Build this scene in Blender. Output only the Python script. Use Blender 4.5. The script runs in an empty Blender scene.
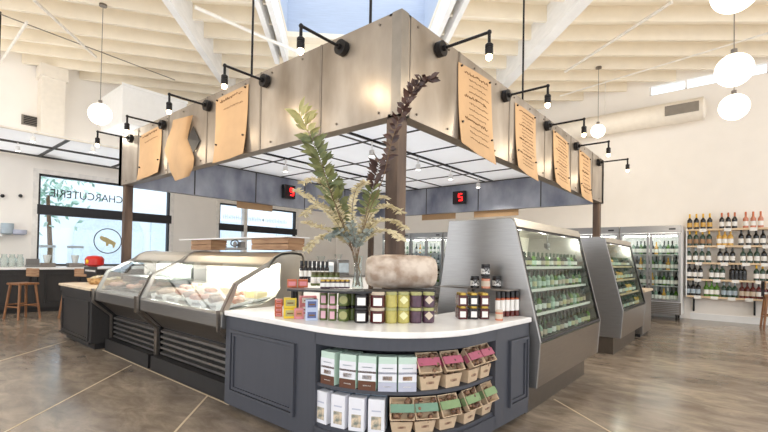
import bpy, math, random
from mathutils import Vector, Matrix
RND = random.Random(7)
S = bpy.context.scene
COL = S.collection
PI = math.pi
ORD = ['first','second','third','fourth','fifth','sixth','seventh','eighth','ninth','tenth','eleventh','twelfth','thirteenth','fourteenth','fifteenth','sixteenth']

# ---------------------------------------------------------------- camera
F_PX, CX, CY = 430.788, 376.623, 252.231
YAW, PITCH, ROLL = [math.radians(a) for a in (40.448, .8827, -1.0595)]
CAM = Vector((0, 0, 1.4))
fw = Vector((math.cos(YAW)*math.cos(PITCH), math.sin(YAW)*math.cos(PITCH), math.sin(PITCH)))
r0 = Vector((math.sin(YAW), -math.cos(YAW), 0)); d0 = fw.cross(r0)
rt = math.cos(ROLL)*r0 + math.sin(ROLL)*d0
dn = -math.sin(ROLL)*r0 + math.cos(ROLL)*d0
cd = bpy.data.cameras.new('camera'); cam = bpy.data.objects.new('camera', cd); COL.objects.link(cam)
m = Matrix((rt, -dn, -fw)).transposed().to_4x4(); m.translation = CAM
cam.matrix_world = m
cd.sensor_width = 36; cd.lens = 36*F_PX/768
cd.shift_x = (384-CX)/768; cd.shift_y = (CY-216)/768
cd.clip_start = .05; cd.clip_end = 200
S.camera = cam
def ray(x, y): return rt*((x-CX)/F_PX) + dn*((y-CY)/F_PX) + fw
def on(x, y, ax, val):
    v = ray(x, y); i = 'UVZ'.index(ax); t = (val-CAM[i])/v[i]
    return CAM + v*t
def at_d(x, y, d): return CAM + ray(x, y)*d

# ---------------------------------------------------------------- materials
def lin(h):
    if isinstance(h, str):
        h = h.lstrip('#'); c = [int(h[i:i+2], 16)/255 for i in (0, 2, 4)]
    else: c = h
    return tuple(x/12.92 if x <= .04045 else ((x+.055)/1.055)**2.4 for x in c) + (1,)
def mat(name, col, rough=.5, metal=0, var=.08, scale=9, stretch=(1,1,1), bump=0, emit=0, ecol=None, spec=.5, detail=4):
    m = bpy.data.materials.new(name); m.use_nodes = True
    nt = m.node_tree; b = nt.nodes['Principled BSDF']
    c = lin(col)
    b.inputs['Roughness'].default_value = rough; b.inputs['Metallic'].default_value = metal
    b.inputs['Specular IOR Level'].default_value = spec
    tc = nt.nodes.new('ShaderNodeTexCoord'); mp = nt.nodes.new('ShaderNodeMapping')
    mp.inputs['Scale'].default_value = stretch
    nz = nt.nodes.new('ShaderNodeTexNoise'); nz.inputs['Scale'].default_value = scale; nz.inputs['Detail'].default_value = detail
    rp = nt.nodes.new('ShaderNodeValToRGB')
    rp.color_ramp.elements[0].position = .3; rp.color_ramp.elements[1].position = .7
    rp.color_ramp.elements[0].color = tuple(x*(1-var) for x in c[:3]) + (1,)
    rp.color_ramp.elements[1].color = tuple(min(1, x*(1+var)) for x in c[:3]) + (1,)
    L = nt.links.new
    L(tc.outputs['Object'], mp.inputs['Vector']); L(mp.outputs['Vector'], nz.inputs['Vector'])
    L(nz.outputs['Fac'], rp.inputs['Fac']); L(rp.outputs['Color'], b.inputs['Base Color'])
    if bump:
        bp = nt.nodes.new('ShaderNodeBump'); bp.inputs['Strength'].default_value = bump; bp.inputs['Distance'].default_value = .01
        L(nz.outputs['Fac'], bp.inputs['Height']); L(bp.outputs['Normal'], b.inputs['Normal'])
    if emit:
        b.inputs['Emission Color'].default_value = lin(ecol or col); b.inputs['Emission Strength'].default_value = emit
    return m
def two_tone(name, c1, c2, scale, rough, metal=0, lo=.4, hi=.6, stretch=(1,1,1), bump=0, detail=6):
    m = mat(name, c1, rough, metal, 0, scale, stretch, bump, detail=detail)
    rp = [n for n in m.node_tree.nodes if n.type == 'VALTORGB'][0]
    rp.color_ramp.elements[0].position = lo; rp.color_ramp.elements[1].position = hi
    rp.color_ramp.elements[0].color = lin(c1); rp.color_ramp.elements[1].color = lin(c2)
    return m
def glass_mat(name, tint='#ffffff', gloss=.08, rough=.02, fres=.35):
    m = bpy.data.materials.new(name); m.use_nodes = True; nt = m.node_tree
    nt.nodes.remove(nt.nodes['Principled BSDF']); out = nt.nodes['Material Output']
    t = nt.nodes.new('ShaderNodeBsdfTransparent'); t.inputs['Color'].default_value = lin(tint)
    g = nt.nodes.new('ShaderNodeBsdfGlossy'); g.inputs['Roughness'].default_value = rough
    fr = nt.nodes.new('ShaderNodeFresnel'); fr.inputs['IOR'].default_value = 1.45
    ma = nt.nodes.new('ShaderNodeMath'); ma.operation = 'MULTIPLY_ADD'; ma.inputs[1].default_value = fres; ma.inputs[2].default_value = gloss
    mx = nt.nodes.new('ShaderNodeMixShader'); L = nt.links.new
    L(fr.outputs[0], ma.inputs[0]); L(ma.outputs[0], mx.inputs[0]); L(t.outputs[0], mx.inputs[1]); L(g.outputs[0], mx.inputs[2])
    L(mx.outputs[0], out.inputs['Surface'])
    return m
def panel_mat():
    m = bpy.data.materials.new('frosted white panel'); m.use_nodes = True; nt = m.node_tree
    b = nt.nodes['Principled BSDF']; b.inputs['Base Color'].default_value = (.86,.87,.88,1); b.inputs['Roughness'].default_value = .6
    out = nt.nodes['Material Output']; tr = nt.nodes.new('ShaderNodeBsdfTranslucent'); tr.inputs['Color'].default_value = (.9,.92,.95,1)
    mx = nt.nodes.new('ShaderNodeMixShader'); mx.inputs[0].default_value = .5
    nt.links.new(b.outputs[0], mx.inputs[1]); nt.links.new(tr.outputs[0], mx.inputs[2]); nt.links.new(mx.outputs[0], out.inputs['Surface'])
    return m

M = {}
def floor_mat():
    m = bpy.data.materials.new('polished concrete'); m.use_nodes = True; nt = m.node_tree; L = nt.links.new
    b = nt.nodes['Principled BSDF']
    tc = nt.nodes.new('ShaderNodeTexCoord'); mp = nt.nodes.new('ShaderNodeMapping')
    mp.inputs['Rotation'].default_value = (0, 0, math.radians(40)); mp.inputs['Scale'].default_value = (1.0, .45, 1)
    L(tc.outputs['Object'], mp.inputs['Vector'])
    n1 = nt.nodes.new('ShaderNodeTexNoise'); n1.inputs['Scale'].default_value = 1.3; n1.inputs['Detail'].default_value = 8; n1.inputs['Roughness'].default_value = .62
    n2 = nt.nodes.new('ShaderNodeTexNoise'); n2.inputs['Scale'].default_value = 5.5; n2.inputs['Detail'].default_value = 8; n2.inputs['Roughness'].default_value = .7; n2.inputs['Distortion'].default_value = .6
    L(mp.outputs[0], n1.inputs['Vector']); L(mp.outputs[0], n2.inputs['Vector'])
    r1 = nt.nodes.new('ShaderNodeValToRGB'); r1.color_ramp.elements[0].position = .36; r1.color_ramp.elements[1].position = .66
    r1.color_ramp.elements[0].color = lin('#83766a'); r1.color_ramp.elements[1].color = lin('#b0a291')
    r2 = nt.nodes.new('ShaderNodeValToRGB'); r2.color_ramp.elements[0].position = .38; r2.color_ramp.elements[1].position = .68
    r2.color_ramp.elements[0].color = (.62,.60,.58,1); r2.color_ramp.elements[1].color = (1.12,1.11,1.1,1)
    mx = nt.nodes.new('ShaderNodeMix'); mx.data_type = 'RGBA'; mx.blend_type = 'MULTIPLY'; mx.inputs[0].default_value = 1
    L(n1.outputs['Fac'], r1.inputs[0]); L(n2.outputs['Fac'], r2.inputs[0]); L(r1.outputs[0], mx.inputs[6]); L(r2.outputs[0], mx.inputs[7])
    L(mx.outputs[2], b.inputs['Base Color'])
    r3 = nt.nodes.new('ShaderNodeMapRange'); r3.inputs[3].default_value = .1; r3.inputs[4].default_value = .28
    L(n2.outputs['Fac'], r3.inputs[0]); L(r3.outputs[0], b.inputs['Roughness'])
    return m
M['floor'] = floor_mat()
M['joint'] = mat('floor joint', '#c9b79b', .6)
M['wall'] = mat('warm white plaster', '#f8f2ea', .8, var=.015, scale=3)
M['ceil'] = mat('cream painted deck', '#f3e8d3', .75, var=.03, scale=4, stretch=(1,1,6))
M['joist'] = mat('cream painted joist', '#f5ead6', .7, var=.035, scale=3)
M['beam'] = mat('white painted beam', '#f1efec', .65, var=.05, scale=2.5, stretch=(1,1,4))
M['shaft'] = mat('pale skylight boards', '#b9c4d6', .7, var=.05, scale=3, stretch=(1,1,14))
M['fascia'] = two_tone('raw zinc sheet', '#7f7468', '#b0a79d', 2.3, .38, .55, .3, .72, (1,1,.45), .04)
M['seam'] = mat('sheet seam', '#7d746a', .45, .5)
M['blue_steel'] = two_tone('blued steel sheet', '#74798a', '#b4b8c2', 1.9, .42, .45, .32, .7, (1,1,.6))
M['lip'] = mat('grey steel lip', '#8d867d', .45, .4)
M['panel'] = panel_mat()
M['batten'] = mat('dark batten', '#4a4846', .5, .3)
M['black'] = mat('black iron', '#232122', .45, .5, .12)
M['post'] = two_tone('rusted steel post', '#4a3b34', '#75604f', 2.2, .6, .2, .35, .7, (3,3,.6))
M['steel'] = mat('brushed stainless', '#9b9997', .3, .85, .06, 5, (1,1,18))
M['steel_h'] = mat('brushed stainless hood', '#bfb9ae', .3, .85, .06, 5, (1,12,1))
M['steel_d'] = mat('dull stainless', '#857d75', .3, .85, .07, 5, (1,1,12))
M['yellowl'] = mat('straw label', '#cfc79c', .6)
M['kicksteel'] = mat('brown grey kick plate', '#5d544b', .35, .6, .08)
M['dsteel'] = mat('dark steel louver', '#7d7a77', .35, .8, .08, 4)
M['kick'] = mat('black kick plate', '#1f1d1e', .5, .1)
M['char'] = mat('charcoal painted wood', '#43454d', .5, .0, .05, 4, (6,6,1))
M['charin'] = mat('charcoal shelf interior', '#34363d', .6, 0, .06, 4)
M['dkcab'] = mat('dark stained cabinet', '#2b2827', .5, 0, .12, 3, (6,6,1))
M['marble'] = two_tone('white marble', '#e9e6e4', '#f7f5f2', 3, .25, 0, .35, .6)
M['butcher'] = mat('pale wood counter', '#d9c5a9', .5, 0, .1, 3, (1,6,1))
M['kraft'] = mat('kraft paper', '#c4a17a', .8, 0, .04, 6)
M['ink'] = mat('brown ink', '#7d5c3a', .8)
M['pin'] = mat('dark pin', '#2a221c', .5)
M['cond'] = mat('white painted pipe', '#efe9df', .6)
M['white'] = mat('white enamel', '#f1f0ee', .45, 0, .02)
M['duct'] = mat('white duct', '#efe6d8', .5, 0, .03)
M['grille'] = mat('grey grille', '#8d857b', .5, .4)
M['glass'] = glass_mat('clear glass', '#f8fbfa', .01)
M['caseglass'] = glass_mat('cold case glass', '#eef3ef', .0, fres=.1)
M['winglass'] = glass_mat('window glass', '#f4faff', .01)
M['frame'] = mat('black window frame', '#2b2b2e', .5, .2)
M['wframe'] = mat('white window trim', '#efeae3', .6)
M['bulb'] = mat('warm bulb', '#ffe6bd', .3, emit=9, ecol='#ffdfae')
M['globe'] = mat('lit opal globe', '#fffaf0', .3, emit=1.9, ecol='#fff4e2')
M['spot'] = mat('spot lens', '#ffffff', .3, emit=14, ecol='#fff6e8')
M['tube'] = mat('case light tube', '#ffffff', .3, emit=16, ecol='#fbfaf4')
M['led'] = mat('red digit', '#ff2222', .4, emit=3, ecol='#ff1c1c')
M['ledoff'] = mat('display face', '#2a0a0c', .3)
M['wood'] = two_tone('brown stool wood', '#7a5034', '#9c6d45', 4, .5, 0, .35, .65, (8,8,1))
M['crate'] = two_tone('crate wood', '#8f6a4d', '#b38e6b', 4, .65, 0, .35, .65, (1,1,10))
M['shelfwood'] = mat('pale shelf wood', '#d9bf9d', .55, 0, .08, 4, (10,1,1))
M['leaf'] = two_tone('olive leaf', '#4d5a35', '#8b8b56', 9, .5, 0, .3, .7)
M['leafy'] = two_tone('yellow green leaf', '#8f9152', '#c9bd84', 9, .55, 0, .3, .7)
M['leafd'] = two_tone('dark burgundy leaf', '#33211f', '#5e4238', 9, .45, 0, .3, .7)
M['leafb'] = two_tone('grey blue leaf', '#626b66', '#a2a79c', 9, .6, 0, .3, .7)
M['dried'] = two_tone('dried pale leaf', '#b5a476', '#e8dcbb', 9, .7, 0, .3, .7)
M['stem'] = mat('brown stem', '#6f563c', .7)
M['cheese'] = two_tone('cheese rind', '#a78f7c', '#d9cabb', 9, .8, 0, .36, .62, (1,1,1), .35)
M['paper'] = mat('white label', '#eeebe6', .7, 0, .02)
M['gold'] = mat('gold lid', '#b89a4c', .35, .8)
M['blk'] = mat('black cap', '#1a1819', .4)
M['gbottle'] = mat('green bottle glass', '#2f4535', .12, 0, .15)
M['dbottle'] = mat('dark bottle glass', '#17140f', .1, 0, .15)
M['lgreen'] = mat('lime bottle glass', '#4f7a26', .12)
M['amber'] = mat('golden wine', '#d2a54d', .15)
M['rose'] = mat('rose wine', '#c98266', .15)
M['red'] = mat('red bottle', '#5c1f17', .15)
M['clearb'] = mat('pale bottle', '#8aa592', .12, 0, .1)
M['yfoil'] = mat('yellow foil', '#e3b021', .35, .2)
M['rfoil'] = mat('copper foil', '#b4603a', .35, .4)
M['meat'] = two_tone('pale cured meat', '#c98d79', '#ecd4c2', 11, .5, 0, .35, .65)
M['cheesew'] = mat('pale cheese', '#eedfb6', .55, 0, .05)
M['rind'] = two_tone('grey sausage rind', '#8d7a6c', '#c4b09e', 12, .6)
M['tray'] = mat('white tray', '#f3f1ee', .35)
M['wicker'] = two_tone('wicker', '#a37c4c', '#cfa973', 30, .7)
M['redenamel'] = mat('red enamel', '#c4261f', .3)
M['exterior'] = mat('pale street facade', '#dfe4e8', .8, 0, .04, 1)
M['asphalt'] = mat('street', '#b9bdc0', .9)
M['tree'] = two_tone('tree leaves', '#7fa590', '#c3dccb', 4, .7)
M['shade'] = mat('grey shutter', '#a9b6bf', .6)
M['arch'] = mat('pale arch', '#ccd6dd', .8)
M['goldfig'] = mat('gold decal', '#cfbd86', .5, .1)

# ---------------------------------------------------------------- mesh building
class MB:
    def __init__(s): s.v = []; s.f = []; s.mi = []; s.sm = []; s.cur = 0
    def _add(s, vs, fs, smooth=False):
        o = len(s.v); s.v += [tuple(p) for p in vs]
        for q in fs:
            s.f.append(tuple(o+i for i in q)); s.mi.append(s.cur); s.sm.append(smooth)
        return s
    def mat(s, i): s.cur = i; return s
    def box(s, x0, x1, y0, y1, z0, z1, T=None):
        vs = [Vector((x, y, z)) for x in (x0, x1) for y in (y0, y1) for z in (z0, z1)]
        if T is not None: vs = [T @ p for p in vs]
        return s._add(vs, [(0,1,3,2),(4,6,7,5),(0,4,5,1),(2,3,7,6),(0,2,6,4),(1,5,7,3)])
    def prism(s, poly, z0, z1, ax='Z'):
        # poly: (a,b) pairs; ax is the extrusion axis: Z -> (x,y); U -> (y,z); V -> (x,z)
        def P(a, b, c): return {'Z': (a,b,c), 'U': (c,a,b), 'V': (a,c,b)}[ax]
        n = len(poly)
        vs = [P(a,b,z0) for a, b in poly] + [P(a,b,z1) for a, b in poly]
        fs = [tuple(range(n))[::-1], tuple(range(n, 2*n))] + [(i, (i+1) % n, n+(i+1) % n, n+i) for i in range(n)]
        return s._add(vs, fs)
    def ring(s, outer, inner, z0, z1, ax='V'):
        def P(a, b, c): return {'Z': (a,b,c), 'U': (c,a,b), 'V': (a,c,b)}[ax]
        n = len(outer)
        vs = [P(a,b,z0) for a, b in outer]+[P(a,b,z0) for a, b in inner]+[P(a,b,z1) for a, b in outer]+[P(a,b,z1) for a, b in inner]
        fs = []
        for i in range(n):
            j = (i+1) % n
            fs += [(i, j, n+j, n+i), (2*n+i, 3*n+i, 3*n+j, 2*n+j), (i, 2*n+i, 2*n+j, j), (n+i, n+j, 3*n+j, 3*n+i)]
        return s._add(vs, fs)
    def sheet(s, prof, y0, y1, th=.01, ax='V'):
        # thin bent sheet: open profile extruded along an axis, with thickness th
        n = len(prof); off = []
        for i in range(n):
            a = prof[max(0, i-1)]; b = prof[min(n-1, i+1)]
            dx, dy = b[0]-a[0], b[1]-a[1]; l = math.hypot(dx, dy) or 1
            off.append((prof[i][0]-dy/l*th, prof[i][1]+dx/l*th))
        return s.prism(list(prof)+off[::-1], y0, y1, ax)
    def cyl(s, p0, p1, r, r1=None, seg=12, caps=True):
        p0, p1 = Vector(p0), Vector(p1); r1 = r if r1 is None else r1
        d = (p1-p0).normalized(); a = d.orthogonal().normalized(); b = d.cross(a)
        vs = [p0+(a*math.cos(t)+b*math.sin(t))*r for t in [2*PI*i/seg for i in range(seg)]]
        vs += [p1+(a*math.cos(t)+b*math.sin(t))*r1 for t in [2*PI*i/seg for i in range(seg)]]
        s._add(vs, [(i, (i+1) % seg, seg+(i+1) % seg, seg+i) for i in range(seg)], True)
        if caps:
            s._add(vs[:seg], [tuple(range(seg))[::-1]]); s._add(vs[seg:], [tuple(range(seg))])
        return s
    def tube(s, pts, r, seg=8, r1=None):
        pts = [Vector(p) for p in pts]; n = len(pts); vs = []; up = None
        for i, p in enumerate(pts):
            d = (pts[min(n-1, i+1)]-pts[max(0, i-1)]).normalized()
            if up is None: up = d.orthogonal().normalized()
            up = (up - d*up.dot(d)).normalized(); b = d.cross(up)
            rr = r if r1 is None else r+(r1-r)*i/(n-1)
            vs += [p+(up*math.cos(t)+b*math.sin(t))*rr for t in [2*PI*k/seg for k in range(seg)]]
        fs = [(i*seg+k, i*seg+(k+1) % seg, (i+1)*seg+(k+1) % seg, (i+1)*seg+k) for i in range(n-1) for k in range(seg)]
        s._add(vs, fs, True); s._add(vs[:seg], [tuple(range(seg))[::-1]]); s._add(vs[-seg:], [tuple(range(seg))])
        return s
    def lathe(s, prof, c=(0,0,0), seg=14, mats=None):
        # prof: (r,z) from bottom to top; mats: material index per segment
        c = Vector(c); n = len(prof); vs = []
        for r, z in prof:
            vs += [c+Vector((r*math.cos(2*PI*k/seg), r*math.sin(2*PI*k/seg), z)) for k in range(seg)]
        for i in range(n-1):
            if mats: s.cur = mats[i]
            s._add([vs[i*seg+k] for k in range(seg)]+[vs[(i+1)*seg+k] for k in range(seg)],
                   [(k, (k+1) % seg, seg+(k+1) % seg, seg+k) for k in range(seg)], True)
        if mats: s.cur = mats[0]
        s._add(vs[:seg], [tuple(range(seg))[::-1]])
        if mats: s.cur = mats[-1]
        s._add(vs[-seg:], [tuple(range(seg))]); s.cur = 0
        return s
    def ball(s, c, r, seg=16, rings=10, sx=1, sy=1, sz=1):
        c = Vector(c); vs = [c+Vector((0, 0, -r*sz))]
        for i in range(1, rings):
            t = -PI/2+PI*i/rings
            vs += [c+Vector((r*sx*math.cos(t)*math.cos(2*PI*k/seg), r*sy*math.cos(t)*math.sin(2*PI*k/seg), r*sz*math.sin(t))) for k in range(seg)]
        vs.append(c+Vector((0, 0, r*sz))); N = len(vs)-1
        fs = [(0, 1+(k+1) % seg, 1+k) for k in range(seg)]
        for i in range(rings-2):
            a = 1+i*seg; b = a+seg
            fs += [(a+k, a+(k+1) % seg, b+(k+1) % seg, b+k) for k in range(seg)]
        a = 1+(rings-2)*seg
        fs += [(a+k, a+(k+1) % seg, N) for k in range(seg)]
        return s._add(vs, fs, True)
    def move(s, T):
        s.v = [tuple(T @ Vector(p)) for p in s.v]; return s
def obj(name, mb, mats, parent=None, loc=None, bevel=0, label=None):
    me = bpy.data.meshes.new(name); me.from_pydata(mb.v, [], mb.f)
    for mm in (mats if isinstance(mats, (list, tuple)) else [mats]): me.materials.append(M[mm])
    me.polygons.foreach_set('material_index', mb.mi); me.polygons.foreach_set('use_smooth', mb.sm)
    me.update(); o = bpy.data.objects.new(name, me); COL.objects.link(o)
    if parent: o.parent = parent
    if loc: o.location = loc
    if label: o['label'] = label
    if bevel:
        b = o.modifiers.new('bevel', 'BEVEL'); b.width = bevel; b.segments = 2; b.limit_method = 'ANGLE'
    return o
def tag(o, label, cat, group=None, kind=None):
    o['label'] = label; o['category'] = cat
    if group: o['group'] = group
    if kind: o['kind'] = kind
    return o
def thing(name, label, cat, loc=(0,0,0), rz=0, group=None):
    o = bpy.data.objects.new(name, None); COL.objects.link(o)
    o.location = loc; o.rotation_euler = (0, 0, rz); o.empty_display_size = .1
    return tag(o, label, cat, group)
def struct(name, mb, mats, parent=None, **k):
    o = obj(name, mb, mats, parent, **k)
    if not parent: o['kind'] = 'structure'
    return o
def dup(o, loc, rz=None, label=None, group=None, parent=None):
    c = o.copy(); COL.objects.link(c)
    if parent is not None: c.parent = parent
    if loc is not None: c.location = loc
    if rz is not None: c.rotation_euler = (0, 0, rz)
    if label: c['label'] = label
    if group: c['group'] = group
    for ch in list(o.children):
        dup(ch, None, parent=c)
    return c
def light(kind, loc, power, color=(1,.9,.75), size=.05, rot=None, spot=None):
    l = bpy.data.lights.new(kind.lower()+'_light', kind); l.energy = power; l.color = color
    if kind in ('POINT', 'SPOT'): l.shadow_soft_size = size
    if spot: l.spot_size = spot; l.spot_blend = .6
    o = bpy.data.objects.new(kind.lower()+'_light', l); COL.objects.link(o); o.location = loc
    if rot: o.rotation_euler = rot
    return o

# ================================================================ SETTING
U1, V1, ZD = 13.8, 14.2, 6.6          # right wall, window wall, roof deck
floor = struct('floor', MB().box(-6, U1, -8, V1, -.1, 0), 'floor')
# pale joints cut in the slab
n = 0
for a, b in [((.2,3.84),(2.17,5.89)), ((.2,6.36),(2.05,8.2)), ((1.0,2.8),(2.21,4.07)), ((4.56,1.47),(3.6,.36)), ((2.22,3.68),(2.22,7.1))]:
    n += 1; A, B = Vector((*a, 0)), Vector((*b, 0)); d = (B-A).normalized(); q = Vector((-d.y, d.x, 0))*.009
    mb = MB(); mb._add([A-q, A+q, B+q, B-q]+[p+Vector((0,0,.002)) for p in (A-q, A+q, B+q, B-q)], [(0,1,2,3),(7,6,5,4),(0,4,5,1),(1,5,6,2),(2,6,7,3),(3,7,4,0)])
    struct('trim_%d' % n, mb, 'joint')
wr = MB().box(U1, U1+.2, -5, V1+.2, 0, 6.02).box(U1, U1+.2, 2.0, V1+.2, 6.02, ZD).box(U1, U1+.2, -5, 2.0, 6.27, ZD)
struct('wall_right', wr, 'wall')
w3 = struct('window_3', MB().box(U1+.08, U1+.1, -5, 2.0, 6.02, 6.27), 'winglass')
f3 = MB()
for k in range(9): f3.box(U1+.05, U1+.12, 1.96-.8*k, 2.0-.8*k, 6.02, 6.27)
f3.box(U1+.05, U1+.12, -5, 2.0, 6.02, 6.05); struct('window_frame', f3, 'wframe', w3)
struct('baseboard_right', MB().box(U1-.02, U1, -5, 1.05, 0, .16), 'white')
# window wall with two openings
W1 = (2.83, 6.27, 1.05, 3.5); W2 = (8.0, 11.45, 1.05, 3.3)
wb = MB()
for a, b in ((-6, W1[0]), (W1[1], W2[0]), (W2[1], U1)): wb.box(a, b, V1, V1+.25, 0, ZD)
for w in (W1, W2): wb.box(w[0], w[1], V1, V1+.25, 0, w[2]).box(w[0], w[1], V1, V1+.25, w[3], ZD)
struct('wall_back', wb, 'wall')
def window(n, w, bar, mull, name='window_'):
    o = struct('%s%d' % (name, n), MB().box(w[0], w[1], V1+.1, V1+.11, w[2], w[3]), 'winglass')
    f = MB(); t = .05
    f.box(w[0], w[0]+t, V1+.02, V1+.16, w[2], w[3]).box(w[1]-t, w[1], V1+.02, V1+.16, w[2], w[3])
    f.box(w[0], w[1], V1+.02, V1+.16, w[3]-t, w[3]).box(w[0], w[1], V1+.02, V1+.16, w[2], w[2]+t)
    struct('window_frame', f, 'frame', o)
    struct('transom', MB().box(w[0]-.02, w[1]+.04, V1-.03, V1+.17, bar[0], bar[1]), 'frame', o)
    for x in mull: struct('mullion', MB().box(x-.07, x+.07, V1-.04, V1+.17, w[2], w[3]), 'wframe', o)
    e = MB().box(w[0]-.12, w[0], V1-.02, V1, w[2], w[3]+.12).box(w[1], w[1]+.12, V1-.02, V1, w[2], w[3]+.12).box(w[0], w[1], V1-.02, V1, w[3], w[3]+.12)
    struct('window_casing', e, 'wframe', o)
    return o
win1 = window(1, W1, (2.42, 2.68), [])
win2 = window(2, W2, (2.33, 2.57), [9.05])
# writing on the glass, read from the street (mirrored from inside)
def text(body, h, loc, name, mt, parent=None, rot=(PI/2, 0, 0), mirror=False, width=None, depth=.002):
    c = bpy.data.curves.new(name, 'FONT'); c.body = body; c.size = h; c.extrude = depth; c.materials.append(M[mt])
    o = bpy.data.objects.new(name, c); COL.objects.link(o); o.location = loc; o.rotation_euler = rot
    bpy.context.view_layer.update()
    if width: sx = width/max(.01, o.dimensions.x)
    else: sx = 1
    o.scale = (-sx if mirror else sx, 1, 1)
    if parent: o.parent = parent
    return o
text('CHARCUTERIE', .3, (4.9, V1+.09, 2.93), 'lettering', 'frame', win1, mirror=True, width=1.78)
ring = MB()
c = on(108, 241, 'V', V1+.08)
ring.tube([c+Vector((.36*math.cos(t), 0, .36*math.sin(t))) for t in [2*PI*k/40 for k in range(41)]], .014, 6)
obj('emblem_ring', ring, 'frame', win1)
pig = [(-.22,.1),(-.18,.15),(-.12,.12),(-.04,.1),(.08,.04),(.18,-.02),(.22,-.06),(.19,-.12),(.17,-.2),(.13,-.2),(.12,-.12),(.02,-.08),(0,-.15),(-.05,-.15),(-.06,-.04),(-.13,-.01),(-.2,.04)]
obj('emblem_figure', MB().prism([(c.x+a, c.z+b) for a, b in pig], c.y-.004, c.y+.004, 'V'), 'goldfig', win1)
lt = MB(); x = 8.2
for k in range(34):
    if x > 8.95 and x < 9.2: x = 9.25
    hgt = .17 if k % 3 else .13
    if k == 19:
        lt.prism([(x, 2.83),(x+.05, 2.9),(x+.1, 2.83),(x+.05, 2.76)], V1+.085, V1+.09, 'V'); x += .17; continue
    lt.box(x, x+.016, V1+.085, V1+.09, 2.75, 2.75+hgt)
    if k % 2: lt.box(x, x+.055, V1+.085, V1+.09, 2.75+hgt*.5-.008, 2.75+hgt*.5+.008)
    x += .075
obj('lettering', lt, 'shade', win2)

# roof: deck, joists and beams run at 45 degrees to the counters
def wp(w, p, z=0): return Vector(((w-p)/2**.5, (w+p)/2**.5, z))
RU0, RU1, RV0, RV1 = -6, U1, -8, V1
def clip_poly(P):
    for ax, lim, sg in ((0,RU0,1),(0,RU1,-1),(1,RV0,1),(1,RV1,-1)):
        out = []
        for i in range(len(P)):
            a, b = P[i-1], P[i]; da, db = sg*(a[ax]-lim), sg*(b[ax]-lim)
            if (da < 0) != (db < 0):
                t = da/(da-db); out.append((a[0]+(b[0]-a[0])*t, a[1]+(b[1]-a[1])*t))
            if db >= 0: out.append(b)
        P = out
        if not P: return P
    return P
SK = (2.6, 10.2, -1.86, 1.39)   # skylight opening in w, p
dk = MB()
for w0, w1, p0, p1 in ((-16, SK[0], -20, 20), (SK[1], 22, -20, 20), (SK[0], SK[1], -20, SK[2]), (SK[0], SK[1], SK[3], 20)):
    P = clip_poly([tuple(wp(w, p))[:2] for w, p in ((w0,p0),(w1,p0),(w1,p1),(w0,p1))])
    if len(P) > 2: dk.prism(P, ZD, ZD+.12)
struct('ceiling', dk, 'ceil')
def bar(a, b, w, z0, z1):
    d = (b-a).normalized(); q = Vector((-d.y, d.x, 0))*w/2
    mb = MB(); return mb.prism([tuple(p)[:2] for p in (a-q, b-q, b+q, a+q)], z0, z1)
def clip_seg(a, b):
    t0, t1 = 0., 1.; d = b-a
    for ax, lo, hi in ((0,RU0,RU1),(1,RV0,RV1)):
        if abs(d[ax]) < 1e-9: continue
        ta, tb = sorted(((lo-a[ax])/d[ax], (hi-a[ax])/d[ax])); t0 = max(t0, ta); t1 = min(t1, tb)
    return (a+d*t0, a+d*t1) if t1-t0 > .01 else None
tn = 10
PB1, PB2 = 3.25, -4.16
def joist(a, b, w=.07, z0=6.28, z1=ZD):
    global tn
    s = clip_seg(a, b)
    if s and (s[1]-s[0]).length > .3:
        tn += 1; struct('trim_%d' % tn, bar(s[0], s[1], w, z0, z1), 'joist')
dl = Vector((-2.5, 1.7, 0)).normalized(); dr = Vector((1.94, -2.44, 0)).normalized()
w = 1.2
while w < 19.6:
    joist(wp(w, PB1), wp(w, PB1)+dl*14)
    joist(wp(w, PB2), wp(w, PB2)+dr*14)
    if SK[0]-.1 < w < SK[1]+.15:
        joist(wp(w, PB1), wp(w, SK[3]+.1)); joist(wp(w, SK[2]-.1), wp(w, PB2))
    else: joist(wp(w, PB1), wp(w, PB2))
    w += .72
for p, wd, z0 in ((PB1, .15, 5.98), (PB2, .24, 5.98)):
    s = clip_seg(wp(-8, p), wp(24, p)); tn += 1; struct('trim_%d' % tn, bar(s[0], s[1], wd, z0, ZD), 'beam')
for p in (SK[2]-.06, SK[3]+.06, SK[2]-.3, SK[3]+.28):
    s = clip_seg(wp(SK[0]-1, p), wp(SK[1]+.4, p)); tn += 1; struct('trim_%d' % tn, bar(s[0], s[1], .1, 6.1, ZD), 'beam')
sh = MB()
def wbox(mb, w0, w1, p0, p1, z0, z1): return mb.prism([tuple(wp(a, b))[:2] for a, b in ((w0,p0),(w1,p0),(w1,p1),(w0,p1))], z0, z1)
wbox(sh, SK[1], SK[1]+.08, SK[2], SK[3], ZD+.12, ZD+1.5); wbox(sh, SK[0]-.08, SK[0], SK[2], SK[3], ZD+.12, ZD+1.0)
wbox(sh, SK[0], SK[1], SK[2]-.08, SK[2], ZD+.12, ZD+1.2); wbox(sh, SK[0], SK[1], SK[3], SK[3]+.08, ZD+.12, ZD+1.2)
tn += 1; struct('trim_%d' % tn, sh, 'shaft')
w4 = MB()
for k in range(5):
    wbox(w4, SK[0]+k*1.36+.03, SK[0]+k*1.36+1.33, SK[2], SK[3], ZD+1.42, ZD+1.44)
w4o = struct('window_4', w4, 'winglass')
w4f = MB()
for k in range(6): wbox(w4f, SK[0]+k*1.36-.04, SK[0]+k*1.36+.04, SK[2], SK[3], ZD+1.38, ZD+1.5)
struct('window_frame', w4f, 'wframe', w4o)

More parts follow.
